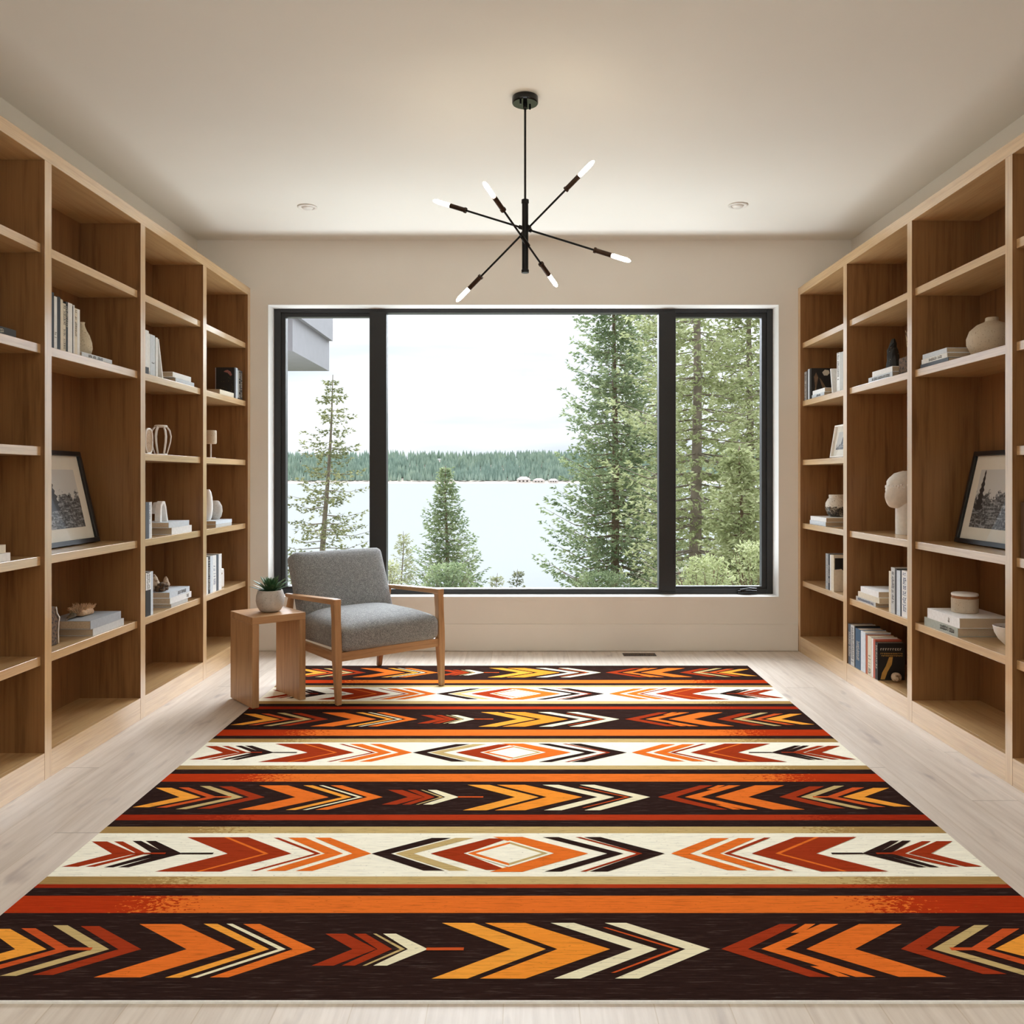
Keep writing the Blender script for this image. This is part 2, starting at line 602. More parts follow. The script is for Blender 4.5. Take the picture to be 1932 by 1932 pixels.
RC = {'dark': lin(47, 32, 28), 'orange': lin(226, 114, 42), 'red': lin(156, 56, 28), 'rust': lin(200, 86, 40), 'gold': lin(240, 160, 60),
      'amber': lin(238, 146, 50), 'tan': lin(196, 170, 114), 'cream': lin(236, 226, 190), 'white': lin(248, 243, 222)}
RN = ['dark', 'orange', 'red', 'rust', 'gold', 'amber', 'tan', 'cream', 'white', 'edge', 'orange_band', 'tan_band', 'red_band']
rug_mats = [rugmat('rug_' + k, RC[k]) for k in RN[:9]]
rug_mats.append(plain('rug_edge', lin(236, 234, 228), 0.8, 0.05, 80))
rug_mats.append(rugmat('rug_orange_band', RC['orange'], lin(178, 56, 22)))
rug_mats.append(rugmat('rug_tan_band', RC['tan'], lin(168, 136, 82)))
rug_mats.append(rugmat('rug_red_band', lin(172, 58, 28), lin(150, 44, 22)))
RI = {k: i for i, k in enumerate(RN)}
BY = [RY1, 4.748, 4.677, 4.627, 4.587, 4.3, 4.249, 4.197, 4.149, 3.812, 3.722, 3.679, 3.628, 3.336, 3.291, 3.242, 3.159, 2.849, 2.803, 2.751, 2.7, 2.407, 2.361, 2.34, 2.296, 2.205, RY0]
BC = 'dark orange_band dark tan_band white tan_band dark red_band dark orange_band dark tan_band white tan_band dark orange_band dark red_band dark tan_band white tan_band red_band dark orange_band dark'.split()
DARK = [('gold', -1.346, -1.289, -1.146, -1.221, 0.092), ('rust', -1.263, -1.227, -1.085, -1.124, 0.095), ('tan', -1.191, -1.154, -0.996, -1.037, 0.109), ('red', -1.119, -1.072, -0.919, -0.974, 0.105), ('orange', -0.975, -0.869, -0.693, -0.81, 0.115), ('gold', -0.813, -0.778, -0.612, -0.644, 0.116), ('cream', -0.755, -0.74, -0.572, -0.59, 0.116), ('orange', -0.712, -0.67, -0.501, -0.555, 0.115), ('red', -0.493, -0.442, -0.355, -0.412, 0.069), ('red', -0.423, -0.393, -0.317, -0.352, 0.069), ('tan', -0.375, -0.367, -0.286, -0.298, 0.069), ('cream', -0.35, -0.318, -0.231, -0.279, 0.069), ('gold', -0.209, -0.128, 0.052, -0.032, 0.12), ('amber', -0.1, 0.003, 0.206, 0.08, 0.12), ('cream', 0.067, 0.127, 0.319, 0.26, 0.12), ('rust', 0.198, 0.207, 0.373, 0.359, 0.098), ('cream', 0.205, 0.259, 0.446, 0.387, 0.12), ('red', 0.647, 0.694, 0.473, 0.537, 0.114), ('orange', 0.751, 0.796, 0.569, 0.626, 0.114), ('orange', 0.849, 0.957, 0.677, 0.794, 0.114), ('red', 1.045, 1.099, 0.904, 0.963, 0.103), ('tan', 1.138, 1.175, 0.98, 1.023, 0.109), ('rust', 1.199, 1.242, 1.068, 1.109, 0.092), ('gold', 1.273, 1.331, 1.13, 1.205, 0.088)]
DSTEM = [('rust', -0.235, -0.145), ('rust', -1.10, -1.038), ('rust', 1.023, 1.085)]
CREAM = [('red', -1.346, -1.298, -1.169, -1.241, 0.086), ('red', -1.277, -1.249, -1.137, -1.165, 0.086), ('dark', -1.221, -1.194, -1.075, -1.118, 0.09), ('dark', -1.18, -1.149, -1.029, -1.081, 0.09), ('red', -1.061, -0.869, -0.7, -0.893, 0.117), ('orange', -0.945, -0.931, -0.769, -0.784, 0.117), ('red', -0.788, -0.771, -0.612, -0.631, 0.113), ('orange', -0.743, -0.688, -0.545, -0.6, 0.113), ('orange', -0.658, -0.61, -0.46, -0.517, 0.113), ('dark', -0.229, -0.29, -0.46, -0.401, 0.111), ('tan', -0.159, -0.216, -0.388, -0.333, 0.111), ('red', -0.049, -0.11, -0.282, -0.18, 0.107), ('orange', -0.099, -0.006, 0.193, 0.087, 0.119), ('dark', 0.058, 0.108, 0.299, 0.25, 0.117), ('red', 0.161, 0.177, 0.356, 0.338, 0.117), ('dark', 0.188, 0.24, 0.423, 0.356, 0.117), ('orange', 0.643, 0.586, 0.442, 0.499, 0.109), ('orange', 0.725, 0.672, 0.532, 0.589, 0.109), ('red', 0.775, 0.755, 0.601, 0.621, 0.113), ('red', 1.047, 0.854, 0.685, 0.88, 0.117), ('orange', 0.93, 0.916, 0.756, 0.772, 0.117), ('dark', 1.168, 1.142, 1.017, 1.064, 0.09), ('dark', 1.205, 1.179, 1.062, 1.103, 0.09), ('red', 1.266, 1.238, 1.098, 1.147, 0.086), ('red', 1.333, 1.283, 1.156, 1.225, 0.086)]
CSTEM = [('dark', -1.035, -0.936), ('red', -1.145, -1.08), ('red', -1.18, -1.122), ('dark', 0.925, 1.02), ('red', 1.06, 1.115)]
rug = MB()
rug.box(RX0, RX1, RY0, RY1, 0.0, RZ - 0.0004, 9)
for i in range(26):
    rug.poly([(RX0, BY[i + 1], RZ), (RX1, BY[i + 1], RZ), (RX1, BY[i], RZ), (RX0, BY[i], RZ)], RI[BC[i]])
lay = [0]


def flat(pts, col):
    lay[0] += 1
    z = RZ + 0.00002 * (1 + lay[0])
    a = sum(pts[i][0] * pts[(i + 1) % len(pts)][1] - pts[(i + 1) % len(pts)][0] * pts[i][1] for i in range(len(pts)))
    if a < 0:
        pts = pts[::-1]
    rug.poly([(x, y, z) for x, y in pts], RI[col])


def chevron(col, xa, xb, tip, notch, h, yc):
    if abs(tip - xa) < abs(tip - xb):
        xa, xb = xb, xa
    # two halves, upper and lower arm
    flat([(xa, yc + h), (xb, yc + h), (tip, yc), (notch, yc)], col)
    flat([(xa, yc - h), (xb, yc - h), (tip, yc), (notch, yc)], col)


def stem(col, a, b, yc, w=0.006):
    flat([(a, yc - w), (b, yc - w), (b, yc + w), (a, yc + w)], col)


for yc in (4.929, 3.976, 3.005, 2.035):
    lay[0] = 0
    for d in DARK:
        chevron(*d, yc)
    for c_, a, b in DSTEM:
        stem(c_, a, b, yc)
    for s in (1, -1):
        flat([(0.712, yc + s * 0.114), (0.738, yc + s * 0.114), (0.690, yc + s * 0.072), (0.662, yc + s * 0.072)], 'orange')
for yc in (4.445, 3.493, 2.553):
    lay[0] = 0
    for d in CREAM:
        chevron(*d, yc)
    for c_, a, b in CSTEM:
        stem(c_, a, b, yc, 0.005)
    cx = -0.045

    def dia(l, r, h, cl, cr):
        flat([(l, yc), (cx, yc + h), (cx, yc - h)], cl)
        flat([(r, yc), (cx, yc + h), (cx, yc - h)], cr)
    dia(-0.182, 0.089, 0.090, 'white', 'white')
    dia(-0.171, 0.072, 0.080, 'orange', 'tan')
    dia(-0.146, 0.053, 0.066, 'white', 'white')
rug.box(RX0, RX1, RY0 - 0.004, RY0, 0.0, RZ + 0.0002, 9)
rug.box(RX0, RX1, RY1, RY1 + 0.003, 0.0, RZ, 9)
o = rug.build('area_rug', rug_mats)
tag(o, 'large flatwoven rug striped brown, orange and cream with arrow motifs', 'rug')
# ------------------------------------------------------------------ chandelier
HX, HY = 0.004, 3.481
ch = thing('chandelier', 'black six-bulb rod chandelier hanging from the ceiling before the window', 'chandelier', (HX, HY, CZ))
MB().lathe([(0, 0), (0.052, 0), (0.0535, -0.002), (0.0535, -0.026), (0.051, -0.029), (0, -0.029)], 40).build('canopy', gloss_black, ch, smooth=True, auto=40)
q = MB()
for a in (0.9, -2.2):
    q.lathe([(0, -0.029), (0.004, -0.029), (0.004, -0.040), (0, -0.041)], 10, (0.032 * math.cos(a), 0.032 * math.sin(a), 0))
q.lathe([(0, -0.029), (0.009, -0.029), (0.008, -0.05), (0, -0.05)], 14)
q.build('canopy_screws', gloss_black, ch)
MB().tube([(0, 0, -0.03), (0, 0, -0.43)], 0.0045, 12).build('rod', black_metal, ch, smooth=True, auto=40)
q = MB()
q.lathe([(0, -0.422), (0.0150, -0.422), (0.0155, -0.436), (0.0130, -0.438), (0.0130, -0.708), (0.0155, -0.710), (0.0152, -0.722), (0, -0.722)], 24)
q.build('stem_tube', black_metal, ch, smooth=True, auto=40)
CH = 1.1357


def ray(px, py, y):      # lamp tips, from their measured directions at a chosen depth
    return Vector(((px - 989) * y / 1600 - HX, y - HY, CH + (902 - py) * y / 1600 - CZ))


# each arm: the two tips, one depth and the depth where it passes the tube
arms = [((817, 378), (1190, 493), 3.60, 3.497), ((912, 343), (1051, 541), 3.20, 3.462), ((1121, 303), (861, 569), 3.33, 3.485)]
for (a, b, da, dm) in arms:
    tm = (991 - a[0]) / (b[0] - a[0])
    ia, im = 1 / da, 1 / dm
    db = 1 / (ia + (im - ia) / tm)
    A_, B_ = ray(a[0], a[1], da), ray(b[0], b[1], db)
    d = (B_ - A_).normalized()
    L = (B_ - A_).length
    arm = MB().tube([A_ + d * 0.15, B_ - d * 0.15], 0.0042, 10).build('arm', black_metal, ch, smooth=True, auto=40)
    M_ = ray(991, a[1] + (b[1] - a[1]) * tm, dm)
    MB().tube([M_ - d * 0.028, M_ + d * 0.028], 0.0085, 12).build('joint', black_metal, ch, smooth=True, auto=40)
    for e_, dd in ((A_, d), (B_, -d)):
        MB().tube([e_ + dd * 0.158, e_ + dd * 0.15, e_ + dd * 0.149, e_ + dd * 0.082], [0.012, 0.012, 0.0098, 0.0098], 16).build('socket', bronze, arm, smooth=True, auto=40)
        MB().tube([e_ + dd * 0.084, e_ + dd * 0.075, e_ + dd * 0.02, e_ + dd * 0.006, e_], [0.006, 0.0088, 0.0088, 0.006, 0.001], 14).build('bulb', bulb_glow, arm, smooth=True)

# ------------------------------------------------------------------ armchair
fab = NT('grey_tweed')
v = fab.coord((1, 1, 1))
f1 = fab.noise(v, 330, 2, 0.7)
f2 = fab.noise(v, 60, 3, 0.6)
vz = fab.coord((90, 90, 900))
f3 = fab.noise(vz, 1.0, 2, 0.6)
c1 = fab.ramp(f1, [(0.3, lin(86, 87, 89)), (0.5, lin(143, 145, 146)), (0.7, lin(198, 199, 199))])
c2 = fab.ramp(f2, [(0.3, (0.8, 0.8, 0.8, 1)), (0.7, (1.08, 1.07, 1.05, 1))])
c3 = fab.ramp(f3, [(0.35, (0.82, 0.82, 0.82, 1)), (0.6, (1.05, 1.05, 1.05, 1))])
fab.color(fab.mix(fab.mix(c1, c2, 1.0, 'MULTIPLY'), c3, 0.8, 'MULTIPLY'))
fab.set(Roughness=0.95)
fab.b.inputs['Specular IOR Level'].default_value = 0.1
fab.b.inputs['Sheen Weight'].default_value = 0.25
fab.bump(f1, 0.5, 0.003)
fabric = fab.mat

chair = thing('armchair', 'mid-century armchair in grey tweed with an open oak frame, by the window', 'armchair', (-0.6965, 4.4325, 0.0), (0, 0, R(40.8)))
ZR = RZ + 0.0011


def rect(cx, cy, z, wx, wy):
    return [(cx - wx / 2, cy - wy / 2, z), (cx + wx / 2, cy - wy / 2, z), (cx + wx / 2, cy + wy / 2, z), (cx - wx / 2, cy + wy / 2, z)]


for s in (-1, 1):
    x = s * 0.313
    # front leg rises, leaning a little back, into the arm
    MB().sections([rect(x, -0.014, ZR, 0.027, 0.027), rect(x, -0.006, 0.12, 0.033, 0.034), rect(x, 0.0, 0.225, 0.038, 0.044), rect(x, 0.003, 0.30, 0.038, 0.046),
                   rect(x, 0.008, 0.42, 0.036, 0.040), rect(x, 0.013, 0.495, 0.038, 0.044), rect(x, 0.014, 0.531, 0.040, 0.048)]).build('leg', ashw, chair, bevel=0.005)
    # rear leg rakes back from the arm to the floor
    MB().sections([rect(x * 0.985, 0.628, 0.0064, 0.026, 0.028), rect(x * 0.985, 0.604, 0.16, 0.033, 0.040), rect(x * 0.985, 0.584, 0.27, 0.036, 0.046),
                   rect(x * 0.985, 0.543, 0.42, 0.030, 0.036), rect(x * 0.985, 0.524, 0.484, 0.026, 0.030)]).build('leg', ashw, chair, bevel=0.005)
    # flat arm, wider in the middle
    q = MB()
    secs = []
    for y, z, w_, th, dx in ((-0.009, 0.531, 0.042, 0.030, 0.0), (0.05, 0.530, 0.046, 0.028, 0.0), (0.2, 0.522, 0.054, 0.024, 0.003), (0.36, 0.514, 0.052, 0.022, 0.003), (0.50, 0.507, 0.042, 0.022, 0.0), (0.575, 0.503, 0.026, 0.018, -0.004)):
        cx = x + s * dx
        secs.append([(cx - w_ / 2, y, z - th), (cx + w_ / 2, y, z - th), (cx + w_ / 2, y, z), (cx - w_ / 2, y, z)])
    q.sections(secs).build('armrest', ashw_y, chair, bevel=0.006, seg=3)
    MB().sections([[(x - 0.014, 0.0, 0.218), (x + 0.014, 0.0, 0.218), (x + 0.014, 0.0, 0.264), (x - 0.014, 0.0, 0.264)],
                   [(x - 0.014, 0.605, 0.235), (x + 0.014, 0.605, 0.235), (x + 0.014, 0.605, 0.275), (x - 0.014, 0.605, 0.275)]]).build('seat_rail', ashw_y, chair, bevel=0.003)
MB().box(-0.297, 0.297, -0.008, 0.016, 0.218, 0.264).build('seat_rail', wood('armchair_oak_cross', 0, lin(188, 146, 102), lin(160, 118, 76), 0.4, 1.5), chair, bevel=0.003)
MB().box(-0.297, 0.297, 0.585, 0.607, 0.236, 0.275).build('seat_rail', bpy.data.materials['armchair_oak_cross'], chair, bevel=0.003)
MB().roundbox(0.292, 0.29, 0.062, 0.034, 14, 0.045, (0, 0.258, 0.325)).build('seat_cushion', fabric, chair, smooth=True)
xf = Matrix.Translation((0, 0.530, 0.535)) @ Matrix.Rotation(R(-23), 4, 'X') @ Matrix.Rotation(R(90), 4, 'X')
MB().roundbox(0.287, 0.195, 0.05, 0.036, 14, 0.022, (0, 0, 0), xf).build('backrest', fabric, chair, smooth=True)

# ------------------------------------------------------------------ side table
TA = R(40)
ca, sa = math.cos(TA), math.sin(TA)
TF = Vector((-1.330, 4.150))
TC = TF + Vector((ca, sa)) * 0.14 + Vector((-sa, ca)) * 0.1425
tb = thing('side_table', 'oak waterfall side table with slab sides, left of the armchair', 'side table', (TC.x, TC.y, ZR), (0, 0, TA))
TH = 0.452 - ZR
MB().box(-0.14, 0.14, -0.1425, 0.1425, TH - 0.036, TH).build('table_top', tabw_x, tb, bevel=0.002)
for x0 in (-0.14, 0.14 - 0.034):
    MB().box(x0, x0 + 0.034, -0.1425, 0.1425, 0.0, TH - 0.0362).build('side_panel', tabw_z, tb, bevel=0.002)

# ------------------------------------------------------------------ potted plant
pl = thing('potted_succulent', 'spiky green succulent in a rounded grey stone pot on the side table', 'potted plant', (TC.x + 0.012, TC.y - 0.0, 0.4525))
MB().lathe([(0, 0), (0.038, 0.0), (0.052, 0.006), (0.066, 0.03), (0.0715, 0.056), (0.070, 0.080), (0.0635, 0.103), (0.060, 0.110), (0.056, 0.110), (0.058, 0.100), (0.060, 0.09), (0, 0.09)], 40).build('pot', stone_pot, pl, smooth=True, auto=50)
MB().lathe([(0, 0.098), (0.03, 0.099), (0.0565, 0.096)], 24, wob=0.05).build('soil', plain('potting_soil', lin(52, 40, 30), 0.95, 0.4, 200), pl)
lf = NT('succulent_leaf')
v = lf.coord((1, 1, 1))
f = lf.noise(v, 40, 2)
lf.color(lf.ramp(f, [(0.3, lin(40, 72, 44)), (0.55, lin(78, 112, 74)), (0.75, lin(140, 160, 122))]))
lf.set(Roughness=0.45)
q = MB()
r2 = random.Random(3)
for i in range(46):
    az = i * 2.39996
    u_ = i / 46
    tilt = R(76 - 74 * u_ + r2.uniform(-8, 8)) if u_ < 0.8 else R(18 + r2.uniform(-10, 12))
    ln = 0.112 - 0.030 * u_ + r2.uniform(-0.014, 0.010)
    wd = 0.0085 + r2.uniform(-0.001, 0.002)
    dr = Vector((math.cos(az), math.sin(az), 0))
    sd = Vector((-math.sin(az), math.cos(az), 0))
    p = Vector((0, 0, 0.095)) + dr * 0.006
    rows = []
    for k in range(6):
        tt = k / 5
        th = tilt + R(14) * tt - R(28) * (1 - tt) * 0.5
        d = dr * math.sin(th) + Vector((0, 0, 1)) * math.cos(th)
        nrm = (sd.cross(d)).normalized()
        w_ = wd * (0.7 + 1.1 * tt) * (1 - tt ** 2.2) + 0.0005
        rows.append((p + sd * w_ + nrm * w_ * 0.35, p - nrm * 0.0012, p - sd * w_ + nrm * w_ * 0.35))
        p = p + d * ln / 5
    b = len(q.v)
    for rw in rows:
        q.v += [tuple(x) for x in rw]
    for k in range(5):
        for j in range(2):
            q.f.append((b + k * 3 + j, b + k * 3 + j + 1, b + k * 3 + 3 + j + 1, b + k * 3 + 3 + j))
            q.m.append(0)
q.build('leaves', lf.mat, pl, smooth=True)

# ------------------------------------------------------------------ books
_cl = {}


def cloth(name, rgb, rough=0.55):
    if name not in _cl:
        _cl[name] = plain('book_' + name, lin(*rgb), rough, 0.06, 60)
    return _cl[name]


BC_ = {'white': (242, 242, 240), 'cream': (228, 218, 196), 'navy': (30, 36, 50), 'black': (26, 25, 25), 'grey': (166, 170, 174), 'slate': (84, 90, 100), 'blue': (62, 92, 120),
       'ice': (214, 222, 230), 'rust': (176, 94, 60), 'brown': (96, 72, 52), 'sage': (170, 176, 166), 'tan': (184, 160, 128), 'silver': (200, 200, 197), 'charcoal': (52, 52, 54), 'coral': (190, 96, 74)}
for k, v in BC_.items():
    cloth(k, v)
ink_dark = plain('print_dark', lin(40, 38, 38), 0.6, 0.05)
ink_light = plain('print_light', lin(214, 206, 190), 0.6, 0.05)
ink_gold = plain('print_gold', lin(196, 150, 74), 0.5, 0.1)
ink_blue = plain('print_blue', lin(60, 84, 130), 0.6, 0.1)


def book(side, kind, a, b, z, size, d, col, label, title=None, group=None, tilt=0.0, xf=1.825, yaw=0.0, band=None):
    """stand: a..b is the thickness along the shelf, size the height.  lie: a..b is the length along the shelf, size the thickness."""
    s = side
    stand = kind == 'stand'
    t = (b - a) if stand else size
    h = size if stand else (b - a)
    z += 0.0006
    rx = 0 if stand else PI / 2
    rz = 0 if s < 0 else PI
    if stand:
        loc = (s * xf, (a + b) / 2, z)
    else:
        loc = (s * xf, b if s < 0 else a, z + t / 2)
    o = thing_mesh_book(t, h, d, col, title, label, band, loc)
    e = Euler((rx, 0, 0)).to_matrix()
    mt = Euler((tilt, 0, 0)).to_matrix() @ Euler((0, 0, rz + yaw)).to_matrix() @ e
    o.rotation_euler = mt.to_euler()
    if group:
        o['group'] = group
    return o


def thing_mesh_book(t, h, d, col, title, label, band, loc):
    bt = min(0.0022, t * 0.16)
    m = MB()
    m.box(-d, 0, -t / 2, -t / 2 + bt, 0, h)
    m.box(-d, 0, t / 2 - bt, t / 2, 0, h)
    m.box(-0.0022, 0, -t / 2 + bt, t / 2 - bt, 0, h)
    if band:
        z0, z1 = band[0] * h, band[1] * h
        m.box(0, 0.0004, -t / 2, t / 2, z0, z1, 1)
    o = m.build('book', [cloth(col, BC_[col])] + ([cloth(band[2], BC_[band[2]])] if band else []))
    o.location = loc
    tag(o, label, 'book')
    MB().box(-d + 0.003, -0.0022, -t / 2 + bt, t / 2 - bt, 0.003, h - 0.003).build('pages', page_mat, o)
    if title:
        rr = random.Random(len(label) * 31 + int(h * 1e4))
        mats = {'d': ink_dark, 'l': ink_light, 'g': ink_gold, 'b': ink_blue}[title[0]]
        lo, hi = (float(x) for x in title[1:].split('-'))
        q = MB()
        z = lo * h
        w = t * 0.30
        while z < hi * h:
            ln = rr.uniform(0.003, 0.0065)
            if rr.random() < 0.84:
                a = w * rr.uniform(0.6, 1.0)
                b2 = w * rr.uniform(0.6, 1.0)
                q.box(0.0003, 0.0008, -a, b2, z, z + ln * 0.32)
                q.box(0.0003, 0.0008, -a, -a + w * 0.35, z, z + ln)
                if rr.random() < 0.6:
                    q.box(0.0003, 0.0008, b2 - w * 0.35, b2, z, z + ln)
            z += ln * 1.45
        if q.f:
            q.build('spine_title', mats, o)
    return o


L_, Rr = -1, 1
zB, zC, zD, zE, zA, z0 = LEV['B'], LEV['C'], LEV['D'], LEV['E'], LEV['A'], BASE
g = 'upright books beside the pear-shaped stone vase'
S = 'stand'
K = 'lie'
# left bookcase, second bay, upper row
for a, b, h, c, ti, lab in [
    (3.262, 3.2915, .216, 'navy', None, 'tallest navy book against the upright, first of the row by the pear-shaped vase'),
    (3.2925, 3.3130, .204, 'white', 'd.1-.3', 'white book between the two navy books, left of the pear-shaped vase'),
    (3.3140, 3.3370, .208, 'navy', None, 'dark navy book third in the row left of the pear-shaped vase'),
    (3.3380, 3.3550, .202, 'cream', None, 'plain cream book right of the second navy book by the pear-shaped vase'),
    (3.3560, 3.3760, .190, 'cream', 'd.05-.95', 'cream book with bold dark lettering down its whole spine'),
    (3.3770, 3.3920, .200, 'black', 'l.5-.9', 'slim black book sixth in the row by the pear-shaped vase'),
    (3.3930, 3.4250, .200, 'white', None, 'broad white-spined book in the row left of the pear-shaped vase'),
    (3.4260, 3.4320, .192, 'charcoal', None, 'thinnest dark booklet squeezed between two white books by the pear-shaped vase'),
    (3.4330, 3.4420, .198, 'white', None, 'thin white booklet third from the pear-shaped vase'),
    (3.4430, 3.4630, .188, 'cream', 'd.4-.95', 'cream book with small dark lettering second from the pear-shaped vase'),
    (3.4640, 3.4830, .188, 'white', None, 'white book last in the row, touching the pear-shaped vase'),
]:
    book(L_, S, a, b, zB, h, .15, c, lab, ti, g)
book(L_, K, 3.500, 3.755, zB, .019, .14, 'ice', 'thin pale book lying flat under the pear-shaped vase', 'd.3-.8')
# left bookcase, nearest bay
book(L_, K, 2.80, 3.046, zB, .027, .17, 'charcoal', 'dark book with silver spine lettering lying flat in the nearest left bay', 'l.3-.95')
book(L_, K, 2.74, 2.985, zD, .029, .16, 'cream', 'upper off-white book of the flat pair in the nearest left bay', None).location.z += .0302
book(L_, K, 2.78, 3.012, zD, .029, .17, 'white', 'lower off-white book of the flat pair in the nearest left bay', None)
# left bookcase, second bay, lower row
book(L_, K, 3.590, 3.866, zE, .031, .20, 'silver', 'pale linen book under the grey one with the dried flower head', None)
book(L_, K, 3.570, 3.838, zE + .0316, .036, .20, 'grey', 'grey cloth book carrying the dried flower head', None)
# left bookcase, third bay
g = 'upright books in the third left bay, above the wire vase'
book(L_, S, 4.062, 4.1230, zB, .212, .15, 'white', 'dark-banded white book half hidden by the upright above the pierced vase', None, band=(.0, .16, 'charcoal'))
book(L_, S, 4.1240, 4.1370, zB, .200, .15, 'white', 'thin white dark-tipped book left of the thick white one above the pierced vase', 'd.02-.1')
book(L_, S, 4.1400, 4.1920, zB, .200, .15, 'ice', 'thick white book in the row with the leaning booklet', 'd.3-.34')
book(L_, S, 4.2040, 4.2240, zB, .195, .15, 'white', 'white book directly behind the leaning white booklet', None)
book(L_, S, 4.2800, 4.2890, zB + .0012, .196, .14, 'white', 'thin white booklet leaning against the upright row', None, tilt=R(15.5))
book(L_, K, 4.440, 4.690, zB, .0225, .13, 'ice', 'lower white book of the flat pair right of the leaning booklet', None)
book(L_, K, 4.405, 4.645, zB + .0232, .0265, .14, 'white', 'upper white book of the flat pair right of the leaning booklet', None)
book(L_, S, 4.090, 4.1250, zD, .176, .14, 'slate', 'grey book half hidden by the upright beside the white arch sculpture', None)
book(L_, S, 4.1260, 4.1400, zD, .176, .14, 'ice', 'pale blue-grey book beside the white arch sculpture', 'd.4-.9')
book(L_, S, 4.1410, 4.1560, zD, .176, .14, 'white', 'white book at the end of the short row beside the arch sculpture', None)
book(L_, K, 4.392, 4.655, zD, .036, .16, 'white', 'lower white book under the white arch sculpture', None)
book(L_, K, 4.356, 4.620, zD + .0366, .028, .16, 'ice', 'upper pale blue book carrying the white arch sculpture', None)
book(L_, S, 4.090, 4.1440, zE, .210, .15, 'black', 'black book with a white top band and lettering beside the seashells', 'd.62-.98', band=(.60, 1.0, 'white'))
book(L_, S, 4.1450, 4.1700, zE, .212, .15, 'ice', 'pale grey book next to the black and white one beside the seashells', None)
book(L_, K, 4.385, 4.600, zE, .018, .15, 'silver', 'lowest pale grey book of the flat stack under the seashells', None)
book(L_, K, 4.372, 4.650, zE + .0186, .031, .15, 'white', 'middle white book of the flat stack under the seashells', 'd.12-.22')
book(L_, K, 4.366, 4.625, zE + .0502, .030, .15, 'ice', 'top pale book of the flat stack, under the seashells', 'd.2-.6')
# left bookcase, far bay
book(L_, S, 5.338, 5.3660, zB, .194, .115, 'black', 'large black book showing its flowered cover in the far left bay', None)
book(L_, S, 5.3670, 5.4000, zB, .196, .13, 'ice', 'pale blue book touching the black flowered one in the far left bay', None)
book(L_, S, 5.4010, 5.4200, zB, .194, .13, 'charcoal', 'charcoal book with a pale stripe in the far left bay', None, band=(.05, .95, 'silver'))
book(L_, S, 5.4210, 5.4540, zB, .190, .13, 'black', 'black book with silver lettering second from the window end of the left bookcase', 'l.05-.95')
book(L_, S, 5.4550, 5.4900, zB, .188, .13, 'charcoal', 'dark speckled book nearest the window end of the left bookcase', 'l.1-.9')
book(L_, K, 5.085, 5.330, zB, .030, .15, 'cream', 'cream book lying flat in front of the black flowered book', None)
book(L_, K, 5.020, 5.290, zD, .018, .14, 'silver', 'lower pale book under the round beige vase in the far left bay', None)
book(L_, K, 5.020, 5.295, zD + .0186, .020, .14, 'ice', 'upper pale blue book under the round beige vase in the far left bay', None)
for a, b, c, ti, lab in [
    (4.870, 4.8950, 'white', None, 'white book half hidden by the upright, first in the far left lower row'),
    (4.8960, 4.9280, 'charcoal', 'l.1-.9', 'charcoal lettered book second in the far left lower row'),
    (4.9290, 4.9700, 'ice', None, 'pale blue book third in the far left lower row'),
    (4.9710, 5.0250, 'white', 'b.2-.7', 'white book with blue lettering in the far left lower row'),
    (5.0260, 5.0650, 'slate', None, 'slate grey book in the far left lower row'),
    (5.0660, 5.1150, 'white', None, 'white book against the rough stone block in the far left lower row'),
]:
    book(L_, S, a, b, zE, .214, .15, c, lab, ti, 'upright books in the far left lower row')

# right bookcase, far bay
book(Rr, S, 5.4800, 5.5240, zB, .186, .13, 'silver', 'book with black scribbled lettering nearest the window end of the right bookcase', 'd.05-.95')
book(Rr, S, 5.4550, 5.4790, zB, .190, .13, 'charcoal', 'thin charcoal book second from the window end of the right bookcase', None)
book(Rr, S, 5.4240, 5.4540, zB, .196, .13, 'ice', 'pale grey book against the black photo book in the far right bay', None)
book(Rr, S, 5.3900, 5.4230, zB, .196, .138, 'black', 'black book showing its brown printed cover in the far right bay', None)
book(Rr, K, 5.160, 5.380, zB, .0220, .17, 'ice', 'lower pale book of the flat pair before the black photo book', 'd.3-.6')
book(Rr, K, 5.150, 5.365, zB + .0226, .0240, .15, 'white', 'upper white book of the flat pair before the black photo book', None)
book(Rr, S, 5.0160, 5.0280, zB + .001, .150, .13, 'white', 'thin white booklet leaning on the tall books in the far right bay', None, tilt=R(-12))
book(Rr, S, 4.9050, 4.9500, zB, .226, .14, 'white', 'tall white lettered book in the far right bay', 'd.3-1.0')
book(Rr, S, 4.8500, 4.9040, zB, .222, .14, 'silver', 'tall pale book half hidden by the upright in the far right bay', None)
book(Rr, K, 5.135, 5.420, zD, .026, .22, 'ice', 'lower blue-grey book under the speckled round pot', None)
book(Rr, K, 5.125, 5.405, zD + .0266, .026, .22, 'white', 'upper white book carrying the speckled round pot', None)
book(Rr, S, 5.0900, 5.1340, zE, .214, .15, 'grey', 'grey lettered book leftmost in the lower row of the far right bay', 'l.1-.9')
book(Rr, S, 5.0620, 5.0890, zE, .214, .15, 'charcoal', 'charcoal book in the lower row of the far right bay', 'l.2-.7')
book(Rr, S, 5.0440, 5.0610, zE, .212, .15, 'white', 'thin white book in the lower row of the far right bay', None)
book(Rr, S, 5.0000, 5.0430, zE, .214, .15, 'cream', 'book showing its cream and black cover in the far right bay', None)
